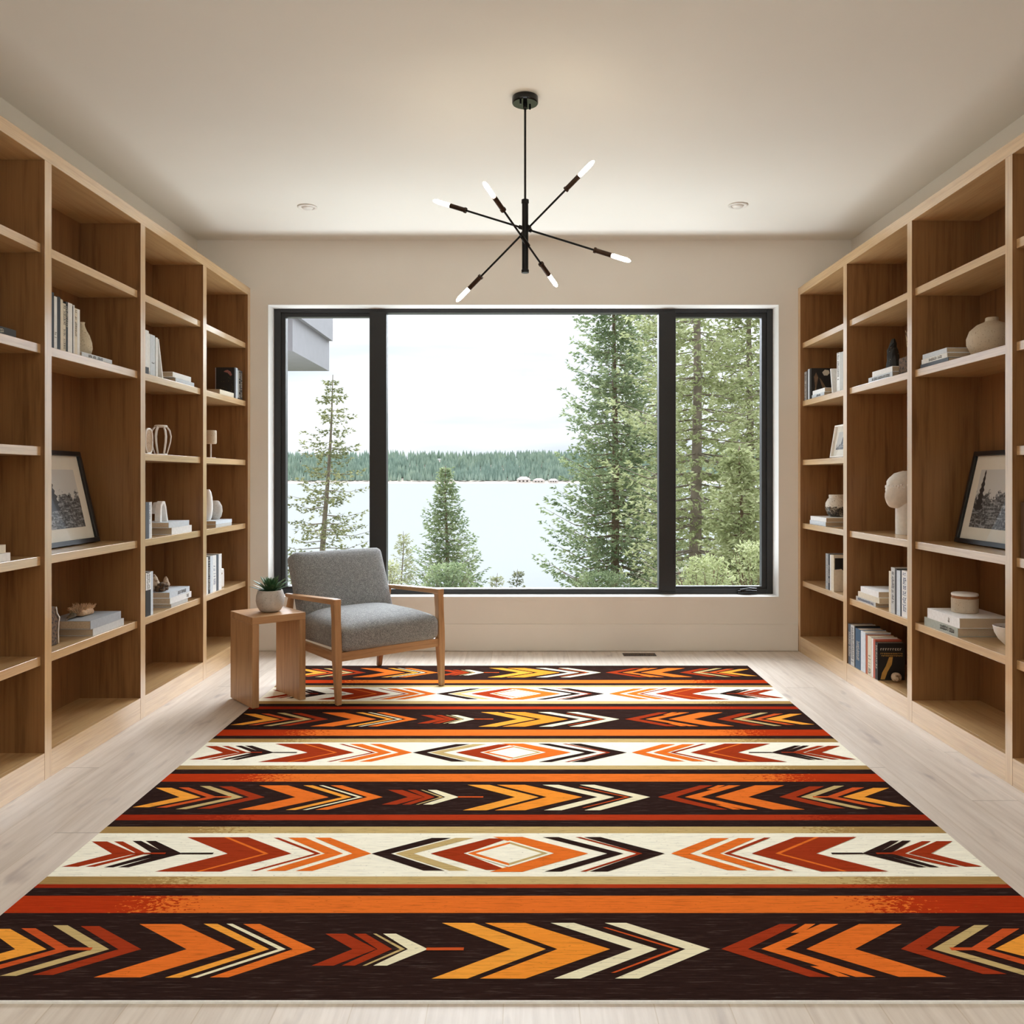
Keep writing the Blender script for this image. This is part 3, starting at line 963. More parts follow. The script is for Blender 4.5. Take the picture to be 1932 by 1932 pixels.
# right bookcase, third bay
book(Rr, K, 4.205, 4.496, zB, .026, .20, 'ice', 'lower pale lettered book under the black rock', 'd.1-.85')
book(Rr, K, 4.205, 4.446, zB + .0266, .026, .19, 'white', 'upper white book under the black rock', None)
book(Rr, K, 4.404, 4.664, zE, .022, .16, 'silver', 'lowest book of the flat stack of three, with blue lettering', 'b.1-.9')
book(Rr, K, 4.360, 4.636, zE + .0226, .029, .16, 'cream', 'middle cream book of the flat stack of three in the third right bay', None)
book(Rr, K, 4.368, 4.600, zE + .0522, .031, .16, 'white', 'top white book of the flat stack of three in the third right bay', None)
for a, b, h, c, ti, lab in [
    (4.2200, 4.2440, .205, 'cream', None, 'cream paperback next to the flat stack of three in the third right bay'),
    (4.1760, 4.2190, .226, 'silver', 'd.2-.9', 'tall grey-white lettered book second from the flat stack of three'),
    (4.1560, 4.1750, .222, 'charcoal', None, 'thin charcoal book in the row right of the flat stack of three'),
    (4.1160, 4.1550, .218, 'ice', None, 'pale blue-grey book in the row right of the flat stack of three'),
    (4.1000, 4.1150, .222, 'navy', None, 'thin navy book in the row right of the flat stack of three'),
    (4.0400, 4.0990, .224, 'white', 'b.1-.95', 'white book with bold blue lettering against the upright, third right bay'),
]:
    book(Rr, S, a, b, zE, h, .15, c, lab, ti, 'upright books right of the flat stack of three')
for a, b, h, c, ti, lab in [
    (4.6900, 4.7280, .222, 'slate', 'l.2-.8', 'slate grey book first in the bottom row of the third right bay'),
    (4.6400, 4.6890, .222, 'silver', 'd.1-.95', 'silver-white book with tall dark lettering in the bottom row'),
    (4.6240, 4.6390, .224, 'black', None, 'thin black book in the bottom row beside the blue one'),
    (4.5560, 4.6230, .216, 'blue', 'l.2-.7', 'blue book with pale lettering in the bottom row'),
    (4.4880, 4.5500, .214, 'ice', None, 'wide pale grey book in the bottom row right of the blue one'),
    (4.4600, 4.4840, .204, 'rust', None, 'thin rust brown book in the bottom row'),
    (4.4120, 4.4580, .204, 'cream', 'd.05-.5', 'cream book in the bottom row right of the rust brown one'),
    (4.3900, 4.4080, .200, 'white', None, 'thin white book in the bottom row beside the coral one'),
    (4.3640, 4.3880, .200, 'coral', None, 'coral red book directly behind the black gold-lettered book'),
]:
    book(Rr, S, a, b, z0, h, .135, c, lab, ti, 'upright books in the bottom row of the third right bay', xf=1.806)
blk = book(Rr, S, 4.3320, 4.3630, z0, .190, .138, 'black', 'black book showing its cover with gold lettering and a tan curved stroke', 'l.3-.9', xf=1.806)
# right bookcase, second bay
book(Rr, K, 3.650, 3.905, zB, .018, .19, 'slate', 'blue-grey lowest book of the flat stack beside the big beige vase', None)
book(Rr, K, 3.660, 3.895, zB + .0186, .021, .19, 'white', 'white middle book of the flat stack beside the big beige vase', 'd.2-.7')
book(Rr, K, 3.664, 3.885, zB + .0402, .021, .18, 'ice', 'off-white top book of the flat stack beside the big beige vase', None)
book(Rr, K, 3.570, 3.868, zE, .037, .22, 'sage', 'sage grey book under the thick white one, below the lidded canister', 'd.1-.5')
book(Rr, K, 3.556, 3.838, zE + .0376, .044, .22, 'white', 'thick white book carrying the lidded canister', 'd.3-.34')
# right bookcase, nearest bay
book(Rr, S, 3.0950, 3.1180, zD, .205, .15, 'brown', 'brown patterned book half hidden behind the nearest right upright', None)
book(Rr, S, 3.0700, 3.0940, zD, .226, .15, 'cream', 'cream book second from the upright in the nearest right bay', None)
book(Rr, S, 3.0560, 3.0690, zD, .222, .15, 'charcoal', 'thin dark book in the nearest right bay', None)
book(Rr, S, 3.0120, 3.0550, zD, .220, .15, 'white', 'white book with dark lettering above a navy band, nearest right bay', 'd.3-.95', band=(0, .22, 'navy'))
book(Rr, S, 2.9700, 3.0110, zD, .222, .15, 'navy', 'navy book at the picture edge in the nearest right bay', None)

# printed covers that face the room
def cover(o, w, h, y, items):
    """items: (material, polygon in x 0..1 from spine, z 0..1)"""
    q = MB()
    mats = []
    for k, (mt, pts) in enumerate(items):
        if mt not in mats:
            mats.append(mt)
        q.poly([(-w * a, y + (0.0003 + 0.0001 * k) * (1 if y > 0 else -1), h * c_) for a, c_ in pts], mats.index(mt))
    return q.build('cover_print', mats, o)


def near_face(o):
    return [c_ for c_ in bpy.data.objects if c_ == o][0]


# local y of the face that looks at the camera: world -Y; right-hand books are turned by 180 degrees
t_ = 0.031
its = [(ink_gold, [(.42, .62), (.56, .62), (.52, .42), (.36, .22), (.26, .02), (.10, .02), (.16, .2), (.30, .38)])]
rr = random.Random(5)
for zr, mt, x0, x1, n_ in ((.80, ink_light, .10, .90, 9), (.70, ink_gold, .10, .92, 13), (.645, ink_gold, .12, .90, 15)):
    for k in range(n_):
        a = x0 + (x1 - x0) * k / n_
        w_ = (x1 - x0) / n_ * 0.62
        hh = .055 if n_ < 12 else .034
        its.append((mt, [(a, zr), (a + w_ * .4, zr), (a + w_ * .4, zr + hh), (a, zr + hh)]))
        its.append((mt, [(a, zr + (hh - .014)), (a + w_, zr + (hh - .014)), (a + w_, zr + hh), (a, zr + hh)]))
        if rr.random() < .6:
            its.append((mt, [(a, zr), (a + w_, zr), (a + w_, zr + .014), (a, zr + .014)]))
cover(blk, .138, .190, t_ / 2, its)
bk = [o for o in COL.objects if o.get('label', '').startswith('black book showing its brown printed')][0]
brown_ink = plain('print_brown', lin(120, 96, 74), 0.6, 0.2, 50)
cover(bk, .138, .196, .0165, [(brown_ink, [(.36, .70), (.44, .64), (.95, .06), (.80, .02), (.62, .12)]), (brown_ink, [(.12, .72), (.22, .86), (.32, .70), (.24, .4), (.2, .1), (.12, .1), (.17, .4)]),
                              (ink_light, [(.50, .86), (.62, .95), (.80, .93), (.84, .84), (.74, .76), (.58, .76)])])
bk = [o for o in COL.objects if o.get('label', '').startswith('large black book showing its flowered')][0]
pink = plain('print_pink', lin(150, 96, 90), 0.6, 0.2, 80)
olive = plain('print_olive', lin(98, 92, 52), 0.6, 0.3, 80)
its = [(pink, [(.12, .76), (.2, .72), (.36, .82), (.58, .86), (.5, .9), (.36, .92), (.2, .86)])]
rr = random.Random(9)
for k in range(40):
    a, c_ = rr.uniform(.05, .92), rr.uniform(.05, .66)
    e_ = rr.uniform(.012, .03)
    its.append((olive if rr.random() < .7 else ink_gold, [(a, c_), (a + e_, c_ + e_ * .4), (a + e_ * .6, c_ + e_ * 1.4)]))
cover(bk, .115, .194, -.014, its)
bk = [o for o in COL.objects if o.get('label', '').startswith('book showing its cream and black cover')][0]
cover(bk, .15, .214, .0215, [(cloth('black', BC_['black']), [(.04, .92), (.04, .60), (.3, .62), (.5, .5), (.96, .54), (.96, .92)]), (ink_dark, [(.55, .05), (.7, .05), (.66, .2), (.57, .2)])])
# ------------------------------------------------------------------ framed pictures
def picture_mat(name, seed, horizon):
    """black and white landscape print: pale sky, dark conifers, speckled ground"""
    m = NT(name)
    tc = m.new('ShaderNodeTexCoord')
    s = m.new('ShaderNodeSeparateXYZ')
    m.link(tc.outputs['Object'], s.inputs[0])
    v = m.coord((1, 1, 1), (seed, seed * 2, 0))
    n1 = m.noise(v, 16, 5, 0.75)
    n2 = m.noise(v, 85, 4, 0.75)
    vv = m.coord((1, 4, 34), (seed, 0, seed))
    n3 = m.noise(vv, 3.0, 3, 0.7)
    # height of the tree line over the print
    hz = m.math('ADD', horizon, m.math('MULTIPLY', m.math('SUBTRACT', n1, 0.5), 0.22))
    sky = m.math('GREATER_THAN', s.outputs[2], hz)
    land = m.ramp(n2, [(0.42, (0.012, 0.012, 0.012, 1)), (0.56, (0.10, 0.10, 0.10, 1)), (0.70, (0.55, 0.55, 0.54, 1))])
    fog = m.ramp(n3, [(0.5, (0, 0, 0, 1)), (0.62, (1, 1, 1, 1))])
    land = m.mix(land, (0.45, 0.45, 0.45, 1), m.math('MULTIPLY', fog, 0.6))
    m.color(m.mix(land, (0.62, 0.61, 0.58, 1), sky))
    m.set(Roughness=0.6)
    return m.mat


def framed(side, y0, y1, xb, xt, z0_, h, label, seed, border=.021, matw=.055, mat_top=.062, frame_mat=None, trees=(), hz=.25, group=None):
    """a picture leaning back on a shelf; local x is out of the picture, y along it, z up the picture"""
    s = side
    lean = math.asin((xt - xb) / h)
    W_ = y1 - y0
    t = thing('framed_picture', label, 'framed picture', (s * xb, (y0 + y1) / 2, z0_ + 0.0008), group=group)
    # local +x faces the room
    t.rotation_euler = (Matrix.Rotation(0 if s < 0 else PI, 3, 'Z') @ Matrix.Rotation(-lean, 3, 'Y')).to_euler()
    fm = frame_mat or picture_black
    a, b = -W_ / 2, W_ / 2
    q = MB()
    q.box(0, .020, a, b, 0, border)
    q.box(0, .020, a, b, h - border, h)
    q.box(0, .020, a, a + border, border, h - border)
    q.box(0, .020, b - border, b, border, h - border)
    q.build('frame', fm, t, bevel=.0015)
    MB().box(.002, .007, a + border, b - border, border, h - border).build('mat_board', mat_board, t)
    p = MB()
    zl, zh = border + matw, h - border - mat_top
    ya, yb = a + border + matw, b - border - matw
    p.box(.0071, .0076, ya, yb, zl, zh)
    mats = [picture_mat('print_%d' % seed, seed, zl + (zh - zl) * hz * 2.2), cloth('black', BC_['black'])]
    for (yc, w_, top) in trees:                # tall conifers in the print
        y_ = ya + (yb - ya) * yc
        zt = zl + (zh - zl) * top
        zb_ = zl + (zh - zl) * .3
        rr_ = random.Random(seed + int(yc * 100))
        L, Rt = [], []
        for k in range(15):
            u = k / 14
            ww = (w_ * u + .004) * (1.0 if k % 2 else .55) * rr_.uniform(.8, 1.1)
            zz = zt - (zt - zb_) * u
            L.append((.0079, max(ya, y_ - ww), zz))
            Rt.append((.0079, min(yb, y_ + ww), zz))
        p.poly(L + Rt[::-1], 1)
    p.build('print', mats, t)
    MB().poly([(.0115, a + border, border), (.0115, b - border, border), (.0115, b - border, h - border), (.0115, a + border, h - border)]).build('pane', glass, t)
    return t


tree_print = plain('print_charcoal', (0.02, 0.02, 0.02, 1), 0.7, 0.5, 200)
BC_['black_'] = (30, 30, 30)
framed(-1, 3.30, 3.895, 1.965, 2.058, zD, .42, 'black framed landscape photograph leaning in the tall niche of the left bookcase', 3, trees=((.52, .05, .98), (.36, .04, .8)))
framed(1, 3.30, 3.862, 1.975, 2.068, zD, .42, 'black framed landscape photograph leaning in the tall niche of the right bookcase', 8, trees=((.10, .035, .99), (.86, .05, .92)))
t = framed(1, 4.80, 5.085, 1.850, 1.882, zC, .195, 'small white framed sketch propped on the far right shelf', 12, border=.008, matw=.040, mat_top=.034, frame_mat=white_plaster, trees=((.45, .02, .7),), hz=.14)
MB().sections([[(-.001, -.012, .12), (-.001, .012, .12), (-.004, .012, .12), (-.004, -.012, .12)],
               [(-.052, -.012, .0092), (-.052, .012, .0092), (-.058, .012, .0102), (-.058, -.012, .0102)]]).build('easel_strut', white_plaster, t)

# ------------------------------------------------------------------ vases, bowls and sculptures
EPS = .0006


def vase(name, label, cat, x, y, z, prof, mat, seg=40, wob=0.0, group=None, parts=()):
    o = MB().lathe(prof, seg, wob=wob, seed=x).build(name, mat, None, smooth=True, auto=45, loc=(x, y, z + EPS))
    tag(o, label, cat, group)
    for nm, pr, mt in parts:
        MB().lathe(pr, seg).build(nm, mt, o, smooth=True, auto=45)
    return o


v = vase('pear_vase', 'pear-shaped speckled stone vase with a narrow neck, beside upright books', 'vase', -1.900, 3.641, zB + .0202,
         [(0, 0), (.026, 0), (.040, .012), (.047, .04), (.045, .07), (.034, .103), (.022, .128), (.0145, .15), (.0125, .163), (.0145, .171), (.010, .172), (.008, .15), (0, .15)], pear_stone, wob=.03)
v.scale = (.92, .92, .86)
# dried flower head on the grey book
t = thing('dried_flower_head', 'dried tan flower head with feathery petals lying on the grey book', 'dried flower', (-1.935, 3.71, zE + .0686))
q = MB()
rr = random.Random(11)
for k in range(170):
    u, w_ = rr.uniform(-.064, .064), rr.uniform(-.026, .026)
    hgt = .052 * (1 - .25 * abs(u) / .064) * rr.uniform(.8, 1.12)
    b_ = Vector((w_ * .6, u * .72, .004 + .012 * rr.random()))
    tp = Vector((w_ * 1.25 + rr.uniform(-.006, .006), u * 1.12 + rr.uniform(-.005, .005), hgt))
    q.tube([b_, (b_ + tp) / 2 + Vector((0, 0, .004)), tp], [.0030, .0032, .0006], 4)
q.build('petals', dried, t)
MB().roundbox(.030, .050, .012, .011, 8, .006, (0, 0, .0128), wob=.004).build('seed_head', dried, t, smooth=True)
q = MB()
for k in range(7):
    q.tube([(.0, -.045, .012), (.005 + .004 * k - .012, -.075 - .004 * k, .014 + .003 * (k % 3)), (.004 * k - .012, -.10 - .006 * k, .008)], [.004, .007, .001], 5)
q.build('dry_leaves', dried_dark, t)
q = MB().tube([(0, -.05, .010), (.01, -.12, .008), (.018, -.165, .007)], .0014, 6)
q.build('stem', dried_dark, t)
# bark piece with a pale edge, half behind the upright
t = thing('bark_piece', 'rough brown bark slab with a pale edge standing beside the two flat books', 'ornament', (-1.90, 3.395, zE + EPS))
prof = [(-.05, 0), (.022, 0), (.020, .05), (.024, .09), (.030, .105), (.012, .125), (.004, .155), (-.045, .16)]
q = MB()
n = len(prof)
q.add([(-.022, y, z) for y, z in prof] + [(.022, y, z) for y, z in prof], [tuple(range(n)), tuple(reversed(range(n, 2 * n)))] + [(i, n + i, n + (i + 1) % n, (i + 1) % n) for i in range(n)])
q.build('slab', bark, t, bevel=.004)
MB().tube([(.023, .0222, .003), (.023, .0205, .05), (.023, .0245, .09), (.023, .0305, .106), (.023, .0125, .126), (.023, .005, .152)], .0026, 6).build('pale_edge', white_plaster, t, smooth=True)
# nearest left bay
q = MB().roundbox(.035, .032, .026, .008, 8, 0, (0, 0, .026), wob=.006).build('marbled_box', speckle('marbled', lin(200, 200, 204), lin(40, 40, 46), 40, .5, .54), None, smooth=True, loc=(-1.90, 2.968, zB + .0282))
tag(q, 'small black and white marbled box on the dark book, nearest left bay', 'box')
q = MB()
rr = random.Random(4)
for k in range(30):
    az, el = rr.uniform(0, 2 * PI), rr.uniform(.3, 1.4)
    d = Vector((math.cos(az) * math.cos(el), math.sin(az) * math.cos(el), math.sin(el)))
    p1 = d * .045
    q.tube([(0, 0, .012), p1, p1 + Vector((rr.uniform(-.02, .02), rr.uniform(-.02, .02), .03))], [.008, .006, .003], 6)
q.lathe([(0, 0), (.03, 0), (.032, .008), (.015, .018), (0, .02)], 16)
o = q.build('coral_branch', white_plaster, None, smooth=True, loc=(-1.895, 2.952, zC + EPS))
tag(o, 'white branching coral piece at the edge of the nearest left bay', 'ornament')

# third left bay: speckled tablet and pierced vase
t = thing('oval_plaque', 'oval speckled tan ceramic dish standing on edge with a white rim', 'dish', (-1.905, 4.290, zC + EPS))
q, q2 = MB(), MB()
pts, N = [], 36
for k in range(N):
    a = 2 * PI * k / N
    c_, s_ = math.cos(a), math.sin(a)
    pts.append((math.copysign(abs(c_) ** .75, c_) * .040, .0685 + math.copysign(abs(s_) ** .75, s_) * .062))
for xx in (-.012, .006):
    pass
q.add([(-.012, y, z) for y, z in pts] + [(.006, y, z) for y, z in pts], [tuple(range(N)), tuple(reversed(range(N, 2 * N)))] + [(i, N + i, N + (i + 1) % N, (i + 1) % N) for i in range(N)])
q.build('dish_body', tan_speck, t)
q2.tube([(.006, y, z) for y, z in pts] + [(.006, pts[0][0], pts[0][1])], .0052, 8)
q2.build('rim', white_ceramic, t, smooth=True)
t = thing('pierced_vase', 'hollow white vase of open curved ribs on the third left shelf', 'vase', (-1.90, 4.435, zC + EPS))
for k in range(6):
    a = 2 * PI * k / 6 + .35
    c_, s_ = math.cos(a), math.sin(a)
    MB().tube([(c_ * r, s_ * r, z) for r, z in ((.028, .004), (.036, .03), (.046, .07), (.049, .10), (.042, .130), (.028, .150))], [.004, .0036, .0036, .004, .0046, .005], 8).build('rib', white_ceramic, t, smooth=True)
ringp = lambda r, z, n_=24: [(r * math.cos(2 * PI * k / n_), r * math.sin(2 * PI * k / n_), z) for k in range(n_ + 1)]
q = MB()
q.tube(ringp(.027, .152), .0062, 8)
q.tube(ringp(.028, .0046), .0045, 8)
q.build('rings', white_ceramic, t, smooth=True)
MB().lathe([(0, .002), (.024, .002), (.026, .008), (0, .010)], 20).build('foot', bark, t, smooth=True)
# arch sculpture on the flat books
t = thing('arch_sculpture', 'white sculpture of two interlocked arches standing on the flat books', 'sculpture', (-1.915, 4.46, zD + .0652))


def strip(path, w_, d_, x0):
    secs = []
    for i, (y, z, k) in enumerate(path):
        y2, z2 = path[min(i + 1, len(path) - 1)][:2]
        y1, z1 = path[max(i - 1, 0)][:2]
        dy, dz = y2 - y1, z2 - z1
        l = math.hypot(dy, dz)
        ny, nz = -dz / l * w_ * k / 2, dy / l * w_ * k / 2
        secs.append([(x0 - d_ / 2, y + ny, z + nz), (x0 + d_ / 2, y + ny, z + nz), (x0 + d_ / 2, y - ny, z - nz), (x0 - d_ / 2, y - ny, z - nz)])
    return MB().sections(secs)


strip([(-.060, 0, 1.3), (-.058, .05, 1.2), (-.052, .085, 1.1), (-.035, .100, 1.0), (-.015, .100, 1.0), (.0, .075, .9), (.012, .035, .8), (.024, 0, .9)], .018, .030, .016).build('arch', white_plaster, t, bevel=.003)
strip([(-.026, .042, 1.0), (-.022, .07, .95), (-.008, .094, .95), (.025, .094, .95), (.048, .086, .95), (.056, .05, .9), (.060, 0, .9)], .016, .028, -.018).build('arch', white_ceramic, t, bevel=.003)
# seashells on the flat stack
for k, (y, x, sc_, rot, lab) in enumerate([(4.425, -1.93, 1.0, .5, 'tall pale spiral shell standing at the back of the flat stack'), (4.52, -1.91, .72, 1.4, 'small rounded pale shell at the front of the flat stack')]):
    q = MB()
    prof = [(0, .0), (.014, .002), (.026, .014), (.030, .030), (.026, .046), (.020, .058), (.014, .070), (.006, .084), (0, .09)]
    q.lathe([(r * sc_ * (1.0 + .10 * math.sin(i * 2.4)), z * sc_) for i, (r, z) in enumerate(prof)], 20, wob=.12, seed=k)
    o = q.build('seashell', shell_tan, None, smooth=True, loc=(x, y, zE + .0808), rot=(0, .0, rot), auto=60)
    tag(o, lab, 'seashell', 'seashells on the flat stack')
q = MB()
rr = random.Random(2)
for k in range(26):
    c_ = Vector((rr.uniform(-.022, .022), rr.uniform(-.026, .026), .010 + .03 * rr.random()))
    q.roundbox(.009, .009, .008, .007, 3, 0, tuple(c_))
q.roundbox(.024, .028, .012, .011, 5, 0, (0, 0, .012))
o = q.build('seed_cluster', bark, None, smooth=True, loc=(-1.93, 4.372 + .03, zE + .0808))
o.location.x = -1.965
o.location.y = 4.40
o.location.x = -1.885
tag(o, 'knobbly brown seed cluster beside the shells on the flat stack', 'ornament')
# far left bay
t = thing('cup_on_stem', 'white cylinder cup raised on a thin stem in the far left bay', 'candle holder', (-1.905, 5.155, zC + EPS))
MB().lathe([(0, .088), (.030, .089), (.034, .094), (.034, .168), (.031, .171), (.029, .168), (.029, .10), (0, .098)], 32).build('cup', beige_ceramic, t, smooth=True, auto=45)
MB().lathe([(0, .088), (.0045, .088), (.0045, .008), (.028, .006), (.029, 0), (0, 0)], 20).build('stem', white_ceramic, t, smooth=True, auto=45)
vase('tall_vase', 'tall white oval vase on the flat books in the far left bay', 'vase', -1.905, 5.105, zD + .0392,
     [(0, 0), (.016, 0), (.024, .02), (.029, .06), (.0295, .10), (.026, .14), (.020, .17), (.010, .186), (.008, .183), (0, .18)], white_ceramic)
vase('round_vase', 'round beige stone vase on the flat books in the far left bay', 'vase', -1.900, 5.215, zD + .0392,
     [(0, 0), (.022, 0), (.036, .018), (.043, .05), (.040, .082), (.026, .108), (.018, .115), (.014, .116), (.014, .10), (0, .10)], stone_pot)
q = MB()
q.roundbox(.040, .046, .058, .006, 8, 0, (0, 0, .058), wob=.005)
o = q.build('stone_block', speckle('rough_marble', lin(240, 236, 230), lin(150, 120, 92), 30, .60, .63, .7, .5), None, smooth=True, loc=(-1.885, 5.168, zE + EPS))
tag(o, 'rough white stone block bookend in the far left bay', 'bookend')

# right bookcase: speckled pot
m = NT('two_tone_pot')
tc = m.new('ShaderNodeTexCoord')
s_ = m.new('ShaderNodeSeparateXYZ')
m.link(tc.outputs['Object'], s_.inputs[0])
vv = m.coord()
n1 = m.noise(vv, 60, 4, .7)
n2 = m.noise(vv, 170, 2, .6)
low = m.ramp(n1, [(.42, lin(36, 30, 24)), (.56, lin(120, 104, 82)), (.64, lin(214, 206, 190))])
up = m.ramp(n2, [(.60, lin(228, 220, 206)), (.68, lin(120, 104, 84))])
k_ = m.math('GREATER_THAN', m.math('ADD', s_.outputs[2], m.math('MULTIPLY', n1, .03)), .076)
m.color(m.mix(low, up, k_))
m.set(Roughness=.35)
vase('speckled_pot', 'round cream and black speckled pot on the flat books, far right bay', 'pot', 1.945, 5.275, zD + .0532,
     [(0, 0), (.040, 0), (.058, .018), (.0695, .052), (.067, .085), (.054, .110), (.047, .116), (.0485, .134), (.046, .137), (.042, .134), (.042, .11), (0, .10)], m.mat)
# black rock and its companions
o = MB()
rr = random.Random(6)
rings = []
for i, (z, rx, ry, ox, oy) in enumerate([(0, .034, .050, 0, .006), (.03, .034, .046, 0, .004), (.06, .032, .040, 0, .002), (.09, .030, .036, 0, .006), (.115, .026, .036, 0, .012), (.13, .020, .026, 0, .016), (.15, .016, .018, 0, .006), (.172, .008, .010, 0, .004)]):
    rings.append([(ox + rx * math.cos(2 * PI * k / 14) * rr.uniform(.85, 1.12), oy + ry * math.sin(2 * PI * k / 14) * rr.uniform(.85, 1.12), z + (rr.uniform(-.004, .004) if z else 0)) for k in range(14)])
vs = [p for r in rings for p in r]
fs = [(i * 14 + k, i * 14 + (k + 1) % 14, (i + 1) * 14 + (k + 1) % 14, (i + 1) * 14 + k) for i in range(len(rings) - 1) for k in range(14)]
fs += [tuple(reversed(range(14))), tuple(range(len(vs) - 14, len(vs)))]
o = o.add(vs, fs).build('black_rock', black_rock, None, loc=(1.930, 4.43, zB + .0532))
tag(o, 'jagged black rock ornament standing on the flat books', 'ornament')
o = MB().roundbox(.040, .058, .042, .006, 8, 0, (0, 0, .0424), wob=.004).build('wood_block', bark, None, smooth=True, auto=40, loc=(1.880, 4.110, zB + EPS))
tag(o, 'brown bark-sided wood block beside the black rock', 'ornament')
q = MB()
for k in range(34):
    a = rr.uniform(0, 2 * PI)
    r0, r1 = rr.uniform(0, .012), rr.uniform(.004, .028)
    q.tube([(r0 * math.cos(a), r0 * math.sin(a), .001), (r1 * math.cos(a), r1 * math.sin(a), .05), (r1 * 1.3 * math.cos(a), r1 * 1.3 * math.sin(a), rr.uniform(.09, .13))], [.002, .0026, .0008], 5)
q.lathe([(0, 0), (.014, 0), (.012, .02), (0, .022)], 10)
o = q.build('dried_grass_tuft', speckle('straw', lin(190, 166, 128), lin(80, 60, 40), 60, .5, .56, .8, 0), None, loc=(1.885, 4.105, zB + .0862))
tag(o, 'small upright tuft of dried straw on the brown wood block', 'dried plant')

# plaster head on a post
t = thing('head_sculpture', 'white plaster abstract head on a cylinder post in the right niche', 'sculpture', (1.985, 4.42, zD + EPS))
MB().lathe([(0, 0), (.047, 0), (.047, .155), (.043, .175), (0, .18)], 36).build('post', white_plaster, t, smooth=True, auto=45)
q = MB()
# skull, jaw and brow as one lofted surface: face looks along local -x
N, Mq = 30, 22
vs = []
for i in range(Mq + 1):
    ph = PI * i / Mq
    for k in range(N):
        a = 2 * PI * k / N
        d = Vector((math.sin(ph) * math.cos(a), math.sin(ph) * math.sin(a), math.cos(ph)))
        p = Vector((d.x * .098, d.y * .072, d.z * .088))
        fr_ = max(0, -d.x)
        if d.z < .1:                       # jaw juts forward and down, tapering
            w_ = min(1, (.1 - d.z) * 1.1)
            p.y *= 1 - .22 * w_
            p.x -= .034 * w_ * fr_ ** .5
            p.z -= .034 * w_ * (.2 + .8 * fr_)
            p.x += .012 * w_ * max(0, d.x)
        if d.z > .0:                       # cap of hair, thicker and rough
            w_ = min(1, d.z * 2.2)
            p += d * (.007 * w_ + .004 * noise.noise(d * 9))
        br = math.exp(-((d.z - .08) / .10) ** 2) * fr_
        p.x -= .006 * br
        ns = math.exp(-((d.z + .20) / .20) ** 2 - (d.y / .22) ** 2) * fr_
        p.x -= .014 * ns
        for sy in (-1, 1):                 # eye hollows
            p.x += .008 * math.exp(-((d.z + .05) / .11) ** 2 - ((d.y - sy * .34) / .16) ** 2) * fr_
        vs.append((p.x, p.y, p.z + .235))
fs = [(i * N + k, (i + 1) * N + k, (i + 1) * N + (k + 1) % N, i * N + (k + 1) % N) for i in range(Mq) for k in range(N)]
q.add(vs, fs)
o = q.build('head', plain('rough_plaster', lin(236, 231, 222), .85, .06, 45, .5), t, smooth=True)
o.rotation_euler = (0, 0, R(12))
q = MB()
for k in range(60):                        # knobbly edge where the hair cap ends
    a = rr.uniform(0, 2 * PI)
    z = .245 + rr.uniform(-.008, .012) + .012 * math.cos(a)
    q.roundbox(.006, .006, .006, .005, 3, 0, (math.cos(a) * .098, math.sin(a) * .073, z + .012))
o = q.build('hair_edge', white_plaster, t, smooth=True)
o.rotation_euler = (0, 0, R(12))

# stone ball before the black book
o = MB().roundbox(.024, .024, .023, .022, 8, 0, (0, 0, .0236), wob=.003).build('stone_ball', shell_tan, None, smooth=True, loc=(1.885, 4.296, z0 + EPS))
tag(o, 'round pale stone in front of the black gold-lettered book', 'stone')

vase('big_vase', 'big round beige stoneware vase with a short neck in the right bookcase', 'vase', 1.950, 3.535, zB,
     [(0, 0), (.055, 0), (.078, .018), (.0955, .055), (.0965, .080), (.085, .112), (.058, .136), (.034, .146), (.026, .150), (.0255, .163), (.0235, .166), (.019, .164), (.019, .14), (0, .13)], beige_ceramic, 48)
t = thing('canister', 'lidded cream ceramic canister with a wooden band on the thick white book', 'canister', (1.930, 3.715, zE + .0822))
MB().lathe([(0, 0), (.050, 0), (.054, .004), (.0545, .062), (.052, .0625), (0, .0625)], 40).build('jar', beige_ceramic, t, smooth=True, auto=40)
MB().lathe([(0, .0626), (.0525, .0626), (.0525, .074), (0, .074)], 40).build('wooden_band', plain('band_wood', lin(160, 108, 66), .5, .15, 60), t, smooth=True, auto=40)
MB().lathe([(0, .0741), (.0535, .0741), (.055, .077), (.054, .083), (.050, .085), (0, .086)], 40).build('lid', white_ceramic, t, smooth=True, auto=40)
t = thing('bowl', 'white bowl of small dark stones at the front of the right shelf', 'bowl', (1.957, 3.405, zE + EPS))
MB().lathe([(0, 0), (.026, 0), (.030, .004), (.048, .022), (.062, .048), (.068, .074), (.066, .0755), (.063, .072), (.056, .046), (.040, .024), (0, .012)], 40).build('bowl_body', white_ceramic, t, smooth=True, auto=50)
q = MB()
for k in range(60):
    a, r_ = rr.uniform(0, 2 * PI), .05 * math.sqrt(rr.random())
    q.roundbox(.010, .009, .008, .007, 3, 0, (r_ * math.cos(a), r_ * math.sin(a), .052 + .006 * rr.random()))
o = q.build('bowl_filling', black_rock, t, smooth=True)
o['kind'] = 'stuff'
# ------------------------------------------------------------------ outside: eave, ground, lake, far shore, trees
siding = plain('grey_siding', lin(116, 114, 118), 0.7, 0.05, 8)
q = MB()
q.box(-3.2, -1.885, 6.9, 8.2, 2.17, 2.46)
q.box(-3.2, -1.850, 6.85, 8.2, 2.46, 2.75, 0)
o = q.build('trim_1', siding)
tag(o, 'grey boxed roof eave outside the top corner of the window', 'eave', kind='structure')


def ground_z(y, x=0.0):
    k = min(1.0, max(0.0, (x - 2.5) / 4.0))      # the bank stays higher toward the right
    return -0.9 - (y - 6.0) * (0.105 - 0.05 * k * k * (3 - 2 * k))


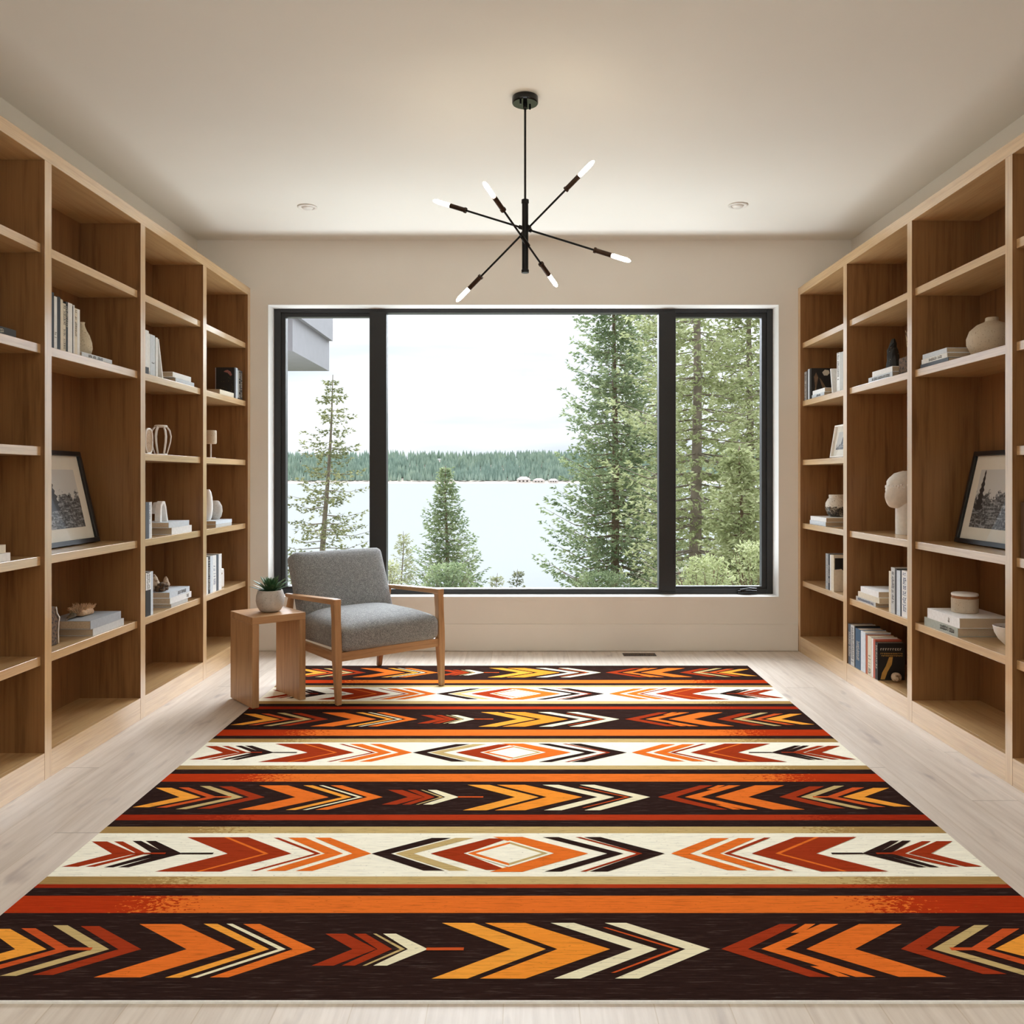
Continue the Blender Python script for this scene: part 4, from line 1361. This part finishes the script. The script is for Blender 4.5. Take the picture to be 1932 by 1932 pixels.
gm = plain('mossy_ground', lin(98, 98, 66), 0.95, 0.35, 1.2)
q = MB()
ny, nx = 24, 40
vs = []
for j in range(ny + 1):
    y = 5.9 + 34.0 * j / ny
    for i in range(nx + 1):
        x = -18 + 40 * i / nx
        vs.append((x, y, ground_z(y, x) + .12 * noise.noise(Vector((x * .4, y * .4, 0))) - (.02 if j else 0)))
q.add(vs, [(j * (nx + 1) + i, j * (nx + 1) + i + 1, (j + 1) * (nx + 1) + i + 1, (j + 1) * (nx + 1) + i) for j in range(ny) for i in range(nx)])
o = q.build('ground', gm, None, smooth=True)
tag(o, 'mossy bank sloping from the house down to the lake', 'ground', kind='structure')

LZ = -3.25
wm = NT('lake_water')
v = wm.coord((.25, 1.2, 1))
f = wm.noise(v, 1.5, 4, .6)
wm.color((.236, .243, .242, 1))  # the sky's reflection is put into this matte colour
wm.set(Roughness=0.3)
wm.b.inputs['Specular IOR Level'].default_value = 0.0
wm.bump(f, .15, .05)
q = MB().poly([(-1200, 26, LZ), (1200, 26, LZ), (1200, 706, LZ), (-1200, 706, LZ)])
o = q.build('lake', wm.mat)
tag(o, 'pale calm lake under the overcast sky', 'lake', kind='structure')
shm = plain('shore_sand', lin(176, 164, 152), 0.9, 0.2, .05)
q = MB()
vs, nx = [], 160
for i in range(nx + 1):
    x = -800 + 1600 * i / nx
    j = 2.5 * noise.noise(Vector((x * .02, 0, 0)))
    vs += [(x, 690 + j, LZ - .3), (x, 697 + j, LZ + 1.0 + .5 * noise.noise(Vector((x * .05, 3, 0)))), (x, 712, LZ + 2.2), (x, 790, LZ + 22 + 6 * noise.noise(Vector((x * .006, 7, 0)))), (x, 900, LZ + 16)]
q.add(vs, [(i * 5 + k, (i + 1) * 5 + k, (i + 1) * 5 + k + 1, i * 5 + k + 1) for i in range(nx) for k in range(4)])
o = q.build('far_shore', shm, None, smooth=True)
tag(o, 'far shore of the lake with a pale beach strip', 'shore', kind='structure')


def shore_z(x, y):
    t = min(1, max(0, (y - 712) / 78))
    return LZ + 2.2 + t * (20.5 + 6 * noise.noise(Vector((x * .006, 7, 0))))


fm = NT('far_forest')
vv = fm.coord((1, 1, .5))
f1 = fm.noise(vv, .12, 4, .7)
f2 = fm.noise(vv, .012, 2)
c1 = fm.ramp(f1, [(.3, lin(96, 114, 100)), (.5, lin(126, 143, 128)), (.72, lin(158, 170, 150))])  # distance haze is mixed into these pale tree colours
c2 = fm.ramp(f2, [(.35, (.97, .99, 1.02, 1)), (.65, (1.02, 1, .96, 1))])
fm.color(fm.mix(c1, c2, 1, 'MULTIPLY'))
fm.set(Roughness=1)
rr = random.Random(21)
q = MB()
for k in range(11000):
    x = rr.uniform(-560, 560)
    y = 702 + 92 * rr.random() ** 1.0
    if y < 706 and (-10 < x < 32 or -70 < x < -54):
        y += 8
    zb = shore_z(x, y) - .5
    h = rr.uniform(6.5, 9.5) * (1.0 if y > 712 else .8)
    r_ = h * rr.uniform(.16, .24)
    seg = 5
    a0 = rr.uniform(0, 6)
    ring = [(x + r_ * math.cos(a0 + 2 * PI * i / seg), y + r_ * math.sin(a0 + 2 * PI * i / seg), zb + h * .12) for i in range(seg)]
    ring2 = [(x + r_ * .55 * math.cos(a0 + .6 + 2 * PI * i / seg), y + r_ * .55 * math.sin(a0 + .6 + 2 * PI * i / seg), zb + h * .55) for i in range(seg)]
    q.add([(x, y, zb + h)] + ring2 + ring, [(0, 1 + i, 1 + (i + 1) % seg) for i in range(seg)] + [(1 + i, 1 + seg + i, 1 + seg + (i + 1) % seg, 1 + (i + 1) % seg) for i in range(seg)])
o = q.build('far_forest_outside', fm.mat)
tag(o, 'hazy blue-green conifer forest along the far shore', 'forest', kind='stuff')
hm = plain('cottage_wall', lin(222, 210, 200), .8, .05, .4)
rm = plain('cottage_roof', lin(196, 178, 172), .8, .1, .4)
for k, (x, w_, h_, lab) in enumerate([(-.5, 11, 4.2, 'pale cottage with the tallest roof on the far shore'), (12, 9, 3.0, 'low pale cottage just right of the tallest one on the far shore'), (24, 7, 2.8, 'small cottage nearest the big spruce on the far shore'), (-62, 8, 2.6, 'pale shore cabin behind the tip of the middle spruce')]):
    y = 696.0
    zb = LZ + .7
    t = thing('lake_cottage', lab, 'house', (x, y, zb), group='cottages on the far shore')
    MB().box(-w_ / 2, w_ / 2, 0, 6, -1.0, h_ * .6).build('wall', hm, t)
    q = MB()
    a, b = w_ / 2 + .6, h_ * .6
    q.add([(-a, -.6, b), (a, -.6, b), (a, 6.6, b), (-a, 6.6, b), (-a * .4, 3, h_ * 1.15), (a * .4, 3, h_ * 1.15)], [(0, 1, 5, 4), (1, 2, 5), (2, 3, 4, 5), (3, 0, 4), (3, 2, 1, 0)])
    q.build('roof', rm, t)
    q = MB()
    for i in range(3):
        q.box(-w_ * .36 + i * w_ * .28, -w_ * .36 + i * w_ * .28 + w_ * .14, -.06, .02, h_ * .15, h_ * .42)
    q.build('windows', dark_slot, t)


def needle_mat(name, a, b, c_):
    m = NT(name)
    v = m.coord()
    f1 = m.noise(v, 1.3, 3, .6)
    f2 = m.noise(v, 16, 2, .6)
    x = m.math('ADD', m.math('MULTIPLY', f1, .6), m.math('MULTIPLY', f2, .4))
    m.color(m.ramp(x, [(.36, a), (.5, b), (.62, c_)]))
    m.set(Roughness=.8)
    m.b.inputs['Specular IOR Level'].default_value = .2
    # thin needles glow a little when lit from behind
    tl = m.new('ShaderNodeBsdfTranslucent')
    m.link(m.b.inputs['Base Color'].links[0].from_socket, tl.inputs['Color'])
    mx = m.new('ShaderNodeMixShader')
    mx.inputs[0].default_value = .35
    m.link(m.b.outputs[0], mx.inputs[1])
    m.link(tl.outputs[0], mx.inputs[2])
    m.link(mx.outputs[0], m.out.inputs['Surface'])
    return m.mat


green_a = needle_mat('spruce_needles', lin(94, 112, 82), lin(140, 154, 114), lin(186, 194, 152))
green_b = needle_mat('fir_needles', lin(124, 132, 90), lin(170, 176, 128), lin(208, 210, 170))
green_c = needle_mat('pine_needles', lin(86, 92, 62), lin(128, 131, 92), lin(172, 171, 126))
green_d = needle_mat('pale_sapling_needles', lin(150, 152, 118), lin(182, 184, 146), lin(206, 206, 172))
trunk_g = plain('grey_bark', lin(128, 116, 102), .9, .25, 6, .4)
trunk_b = plain('brown_bark', lin(116, 96, 76), .9, .25, 6, .4)


def conifer(name, label, x, y, ztop, rad, mats, seed, trunk=.12, whorls=40, per=6, dens=14, clump=.16, crown0=.08, power=1.0, droop=.25, upturn=.25, lean=(0, 0), gap=0.0, rough=.35, group='trees between the house and the lake', ragged=1.0, zbase=None):
    rr = random.Random(seed)
    zb = ground_z(y, x) - .10
    H = ztop - zb
    t = thing(name, label, 'tree', (x, y, zb), group=group)
    axis = lambda u: Vector((lean[0] * u + .03 * math.sin(u * 7 + seed), lean[1] * u, H * u))
    tr_ = MB()
    tr_.tube([axis(k / 10) for k in range(11)], [trunk * (1 - .93 * (k / 10)) + .004 for k in range(11)], 9)
    fo = MB()
    for w in range(whorls):
        u = crown0 + (1 - crown0) * (w + rr.uniform(-.3, .3)) / whorls
        u = min(.995, max(crown0, u))
        prof = (1 - (u - crown0) / (1 - crown0)) ** power
        base = axis(u)
        az0 = rr.uniform(0, 6.28)
        for k in range(per):
            if rr.random() < gap:
                continue
            az = az0 + 2 * PI * k / per + rr.uniform(-.35, .35)
            ln = (rad * prof + .10) * rr.uniform(1 - rough * ragged, 1 + rough * .35)
            out = Vector((math.cos(az), math.sin(az), 0))
            side = Vector((-out.y, out.x, 0))

            def bp(s):
                return base + out * ln * s + Vector((0, 0, ln * (-droop * s * (1.2 - s) * 2.2 + upturn * s * s)))
            br_r = max(.004, trunk * .16 * (1 - u) + .004)
            tr_.tube([bp(0), bp(.5), bp(.95)], [br_r, br_r * .6, .002], 4, cap=False)
            nsp = max(6, int(1.9 * dens * (ln / max(rad, .3)) + 5))
            for j in range(nsp):
                s = .16 + .86 * (j + rr.random()) / nsp
                p = bp(min(1, s))
                wdt = ln * .30 * (1.08 - s) + clump * .5
                off = side * rr.uniform(-1, 1) * wdt
                p = p + off + Vector((0, 0, rr.uniform(-.5, .28) * clump - .3 * abs(off.length) * .5))
                # a sprig: three slender blades fanning outward
                d0 = (out * .7 + off.normalized() * .7 if off.length > 1e-4 else out)
                for b_ in range(3):
                    d = (d0 + Vector((rr.uniform(-.8, .8), rr.uniform(-.8, .8), rr.uniform(-.55, .5)))).normalized()
                    c2 = d.cross(Vector((rr.uniform(-1, 1), rr.uniform(-1, 1), rr.uniform(-1, 1)))).normalized()
                    l_ = clump * rr.uniform(.45, .95)
                    wv = clump * rr.uniform(.09, .17)
                    i0 = len(fo.v)
                    fo.v += [tuple(p - d * l_ * .15), tuple(p + d * l_ * .4 + c2 * wv), tuple(p + d * l_), tuple(p + d * l_ * .4 - c2 * wv)]
                    fo.f.append((i0, i0 + 1, i0 + 2, i0 + 3))
                    fo.m.append(0)
    tr_.build('trunk', mats[1], t, smooth=True)
    fo.build('foliage', mats[0], t)
    return t


conifer('pine_tree', 'thin sparse pine behind the left window pane', -6.75, 28.0, 4.55, 2.0, (green_c, trunk_g), 3, .12, 32, 6, 14, .17, .10, .75, .10, .15, (.45, 0), .34, .5)
conifer('spruce_tree', 'young bushy spruce standing alone in the middle of the lake view', -2.30, 25.0, 1.50, 1.28, (green_a, trunk_b), 5, .08, 32, 8, 15, .14, .04, .85, .12, .32, (0, 0), .08, .45)
conifer('spruce_sapling', 'thin pale sapling just right of the armchair back', -3.30, 23.0, -.30, .55, (green_d, trunk_g), 8, .03, 22, 5, 7, .10, .05, .8, 0, .4, (0, 0), .25, .4)
conifer('spruce_tree', 'tall dense spruce left of the right-hand window bar', 2.99, 28.0, 9.9, 2.55, (green_a, trunk_b), 12, .155, 56, 8, 24, .21, .06, .72, .17, .30, (0, 0), .10, .5)
conifer('fir_tree', 'loose tall fir half hidden behind the right-hand window bar', 5.25, 33.0, 11.5, 2.8, (green_b, trunk_g), 15, .16, 46, 7, 19, .22, .10, .45, .18, .2, (0, 0), .12, .4)
conifer('fir_tree', 'thick-trunked fir behind the right pane, nearest the window bar', 4.06, 20.0, 9.5, 2.0, (green_b, trunk_g), 17, .17, 42, 7, 20, .18, .08, .22, .16, .22, (0, 0), .16, .5)
conifer('fir_tree', 'fir with a slim pale trunk near the right edge of the right pane', 6.25, 23.5, 10.2, 1.62, (green_b, trunk_g), 19, .14, 46, 7, 22, .19, .08, .22, .17, .22, (0, 0), .12, .5)
conifer('spruce_tree', 'shorter full spruce between the two tall firs behind the right pane', 3.96, 15.5, 1.72, .95, (green_b, trunk_b), 23, .07, 34, 7, 13, .14, .04, .7, .1, .25, (0, 0), .06, .35)
conifer('fir_tree', 'leafy fir furthest to the right, cut by the window frame', 9.7, 32.0, 9.6, 1.5, (green_a, trunk_b), 29, .15, 44, 6, 15, .19, .06, .45, .16, .2, (0, 0), .12, .4)
conifer('spruce_sapling', 'tiny sapling left of centre low over the lake', -.70, 22.0, -1.33, .34, (green_d, trunk_g), 31, .016, 12, 5, 5, .09, .05, .8, 0, .4, (0, 0), .1, .4)
conifer('spruce_sapling', 'tiny taller sapling at the centre low over the lake', -.22, 25.0, -1.55, .34, (green_c, trunk_g), 33, .016, 12, 5, 5, .09, .05, .8, 0, .4, (0, 0), .1, .4)


def shrub(label, x, y, z1, rx, mat, seed, n=900, clump=.11):
    rr = random.Random(seed)
    zb = ground_z(y, x) - .08
    t = thing('shrub', label, 'shrub', (x, y, zb), group='shrubs below the window')
    H = z1 - zb
    st, fo = MB(), MB()
    for k in range(16):
        a = rr.uniform(0, 6.28)
        r_ = rx * rr.uniform(.2, .9)
        st.tube([(0, 0, 0), (r_ * .4 * math.cos(a), r_ * .4 * math.sin(a), H * .5), (r_ * math.cos(a), r_ * math.sin(a), H * rr.uniform(.7, .98))], [.02, .012, .003], 5)
    for k in range(n):
        a, u = rr.uniform(0, 6.28), rr.random() ** .6
        r_ = rx * math.sqrt(rr.random()) * (1.05 - .6 * u * u)
        p = Vector((r_ * math.cos(a), r_ * math.sin(a), H * (.2 + .82 * u * (1 - .25 * (r_ / rx) ** 2))))
        for b_ in range(2):
            d = Vector((rr.uniform(-1, 1), rr.uniform(-1, 1), rr.uniform(-.4, .9))).normalized()
            c2 = d.cross(Vector((rr.uniform(-1, 1), rr.uniform(-1, 1), 1))).normalized()
            l_, w_ = clump * rr.uniform(.6, 1.2), clump * rr.uniform(.14, .26)
            i0 = len(fo.v)
            fo.v += [tuple(p), tuple(p + d * l_ * .5 + c2 * w_), tuple(p + d * l_), tuple(p + d * l_ * .5 - c2 * w_)]
            fo.f.append((i0, i0 + 1, i0 + 2, i0 + 3))
            fo.m.append(0)
    st.build('twigs', trunk_b, t)
    fo.build('foliage', mat, t)


shrub('low green shrub at the foot of the lone middle spruce', -1.79, 20.0, -.90, .88, green_a, 41, 1000)
shrub('sparse pale shrub beside the thin sapling behind the armchair', -3.06, 18.8, -.72, .52, green_d, 42, 420)
shrub('rounded green shrub low behind the right pane, left of the crank', 2.36, 11.0, .10, .55, green_b, 43, 1000, .075)
shrub('golden green shrub low behind the right pane, above the crank', 3.45, 12.6, .17, .62, green_b, 44, 900, .08)
shrub('dark green shrub under the tall dense spruce', 2.2, 24.0, -1.55, 1.3, green_a, 45, 1100)

# ------------------------------------------------------------------ sky and lights
wd = bpy.data.worlds.new('overcast_sky')
SC.world = wd
wd.use_nodes = True
nt = wd.node_tree
nd = nt.nodes
lk = nt.links.new
bgn = next(x for x in nd if x.type == 'BACKGROUND')
tc = nd.new('ShaderNodeTexCoord')
sp = nd.new('ShaderNodeSeparateXYZ')
lk(tc.outputs['Generated'], sp.inputs[0])
mp = nd.new('ShaderNodeMapping')
mp.inputs['Scale'].default_value = (1.2, 1.2, 9)
lk(tc.outputs['Generated'], mp.inputs['Vector'])
ns = nd.new('ShaderNodeTexNoise')
ns.inputs['Scale'].default_value = 1.6
ns.inputs['Detail'].default_value = 4
lk(mp.outputs[0], ns.inputs['Vector'])
r1 = nd.new('ShaderNodeValToRGB')
r1.color_ramp.elements[0].position = .40
r1.color_ramp.elements[0].color = lin(209, 213, 217)
r1.color_ramp.elements[1].position = .62
r1.color_ramp.elements[1].color = lin(252, 252, 252)
lk(ns.outputs['Fac'], r1.inputs['Fac'])
# overcast skies brighten toward the zenith
m1 = nd.new('ShaderNodeMath')
m1.operation = 'MAXIMUM'
m1.inputs[1].default_value = 0.0
lk(sp.outputs[2], m1.inputs[0])
m2 = nd.new('ShaderNodeMath')
m2.operation = 'MULTIPLY_ADD'
m2.inputs[1].default_value = 2.0
m2.inputs[2].default_value = 1.0
lk(m1.outputs[0], m2.inputs[0])
m3 = nd.new('ShaderNodeVectorMath')
m3.operation = 'SCALE'
lk(r1.outputs['Color'], m3.inputs[0])
lk(m2.outputs[0], m3.inputs['Scale'])
lk(m3.outputs[0], bgn.inputs['Color'])
bgn.inputs['Strength'].default_value = SKY


def lamp(kind, name, loc, rot, energy, color=(1, 1, 1), **kw):
    l = bpy.data.lights.new(name, kind)
    l.energy = energy
    l.color = color
    for k, v in kw.items():
        setattr(l, k, v)
    o = bpy.data.objects.new(name, l)
    COL.objects.link(o)
    o.location = loc
    o.rotation_euler = rot
    return o


# soft overcast daylight falling in through the window, from slightly right of the view
sd = Vector((-.12, -1, -.70)).normalized()
lamp('SUN', 'daylight', (0, 12, 8), sd.to_track_quat('-Z', 'Y').to_euler(), SUN, (.97, .985, 1), angle=R(60))
# added unseen ceiling fills: one outside below the sill, one behind the camera
lamp('AREA', 'lake_bounce_fill', (0, 6.55, -.32), (Vector((0, -1, 1.7))).to_track_quat('-Z', 'Y').to_euler(), LAKE_FILL, (.94, .975, 1), shape='RECTANGLE', size=5.0, size_y=.8)
lamp('AREA', 'rear_ceiling_fill', (0, -1.0, 1.5), (R(180), 0, 0), REAR_FILL, (.93, .97, 1), shape='RECTANGLE', size=2.6, size_y=1.0)

# ------------------------------------------------------------------ camera
cd = bpy.data.cameras.new('camera')
cam = bpy.data.objects.new('camera', cd)
COL.objects.link(cam)
cam.location = (0, 0, 1.1357)
cam.rotation_euler = (R(90), 0, 0)
cd.sensor_fit = 'HORIZONTAL'
cd.sensor_width = 36.0
cd.lens = 36.0 * 1600 / 1932
cd.shift_x = -(989 - 966) / 1932
cd.shift_y = (902 - 966) / 1932
cd.clip_start = .05
cd.clip_end = 3000
SC.camera = cam
SC.view_settings.view_transform = 'Standard'
SC.view_settings.look = 'None'
SC.view_settings.exposure = EXPO
SC.view_settings.gamma = 1.0
try:
    SC.view_settings.use_white_balance = True
    SC.view_settings.white_balance_temperature = 6080
    SC.view_settings.white_balance_tint = 8
except Exception:
    pass
SC.cycles.max_bounces = 8
SC.cycles.diffuse_bounces = 5
SC.cycles.transparent_max_bounces = 12
SC.cycles.sample_clamp_indirect = 6
SC.cycles.use_denoising = True
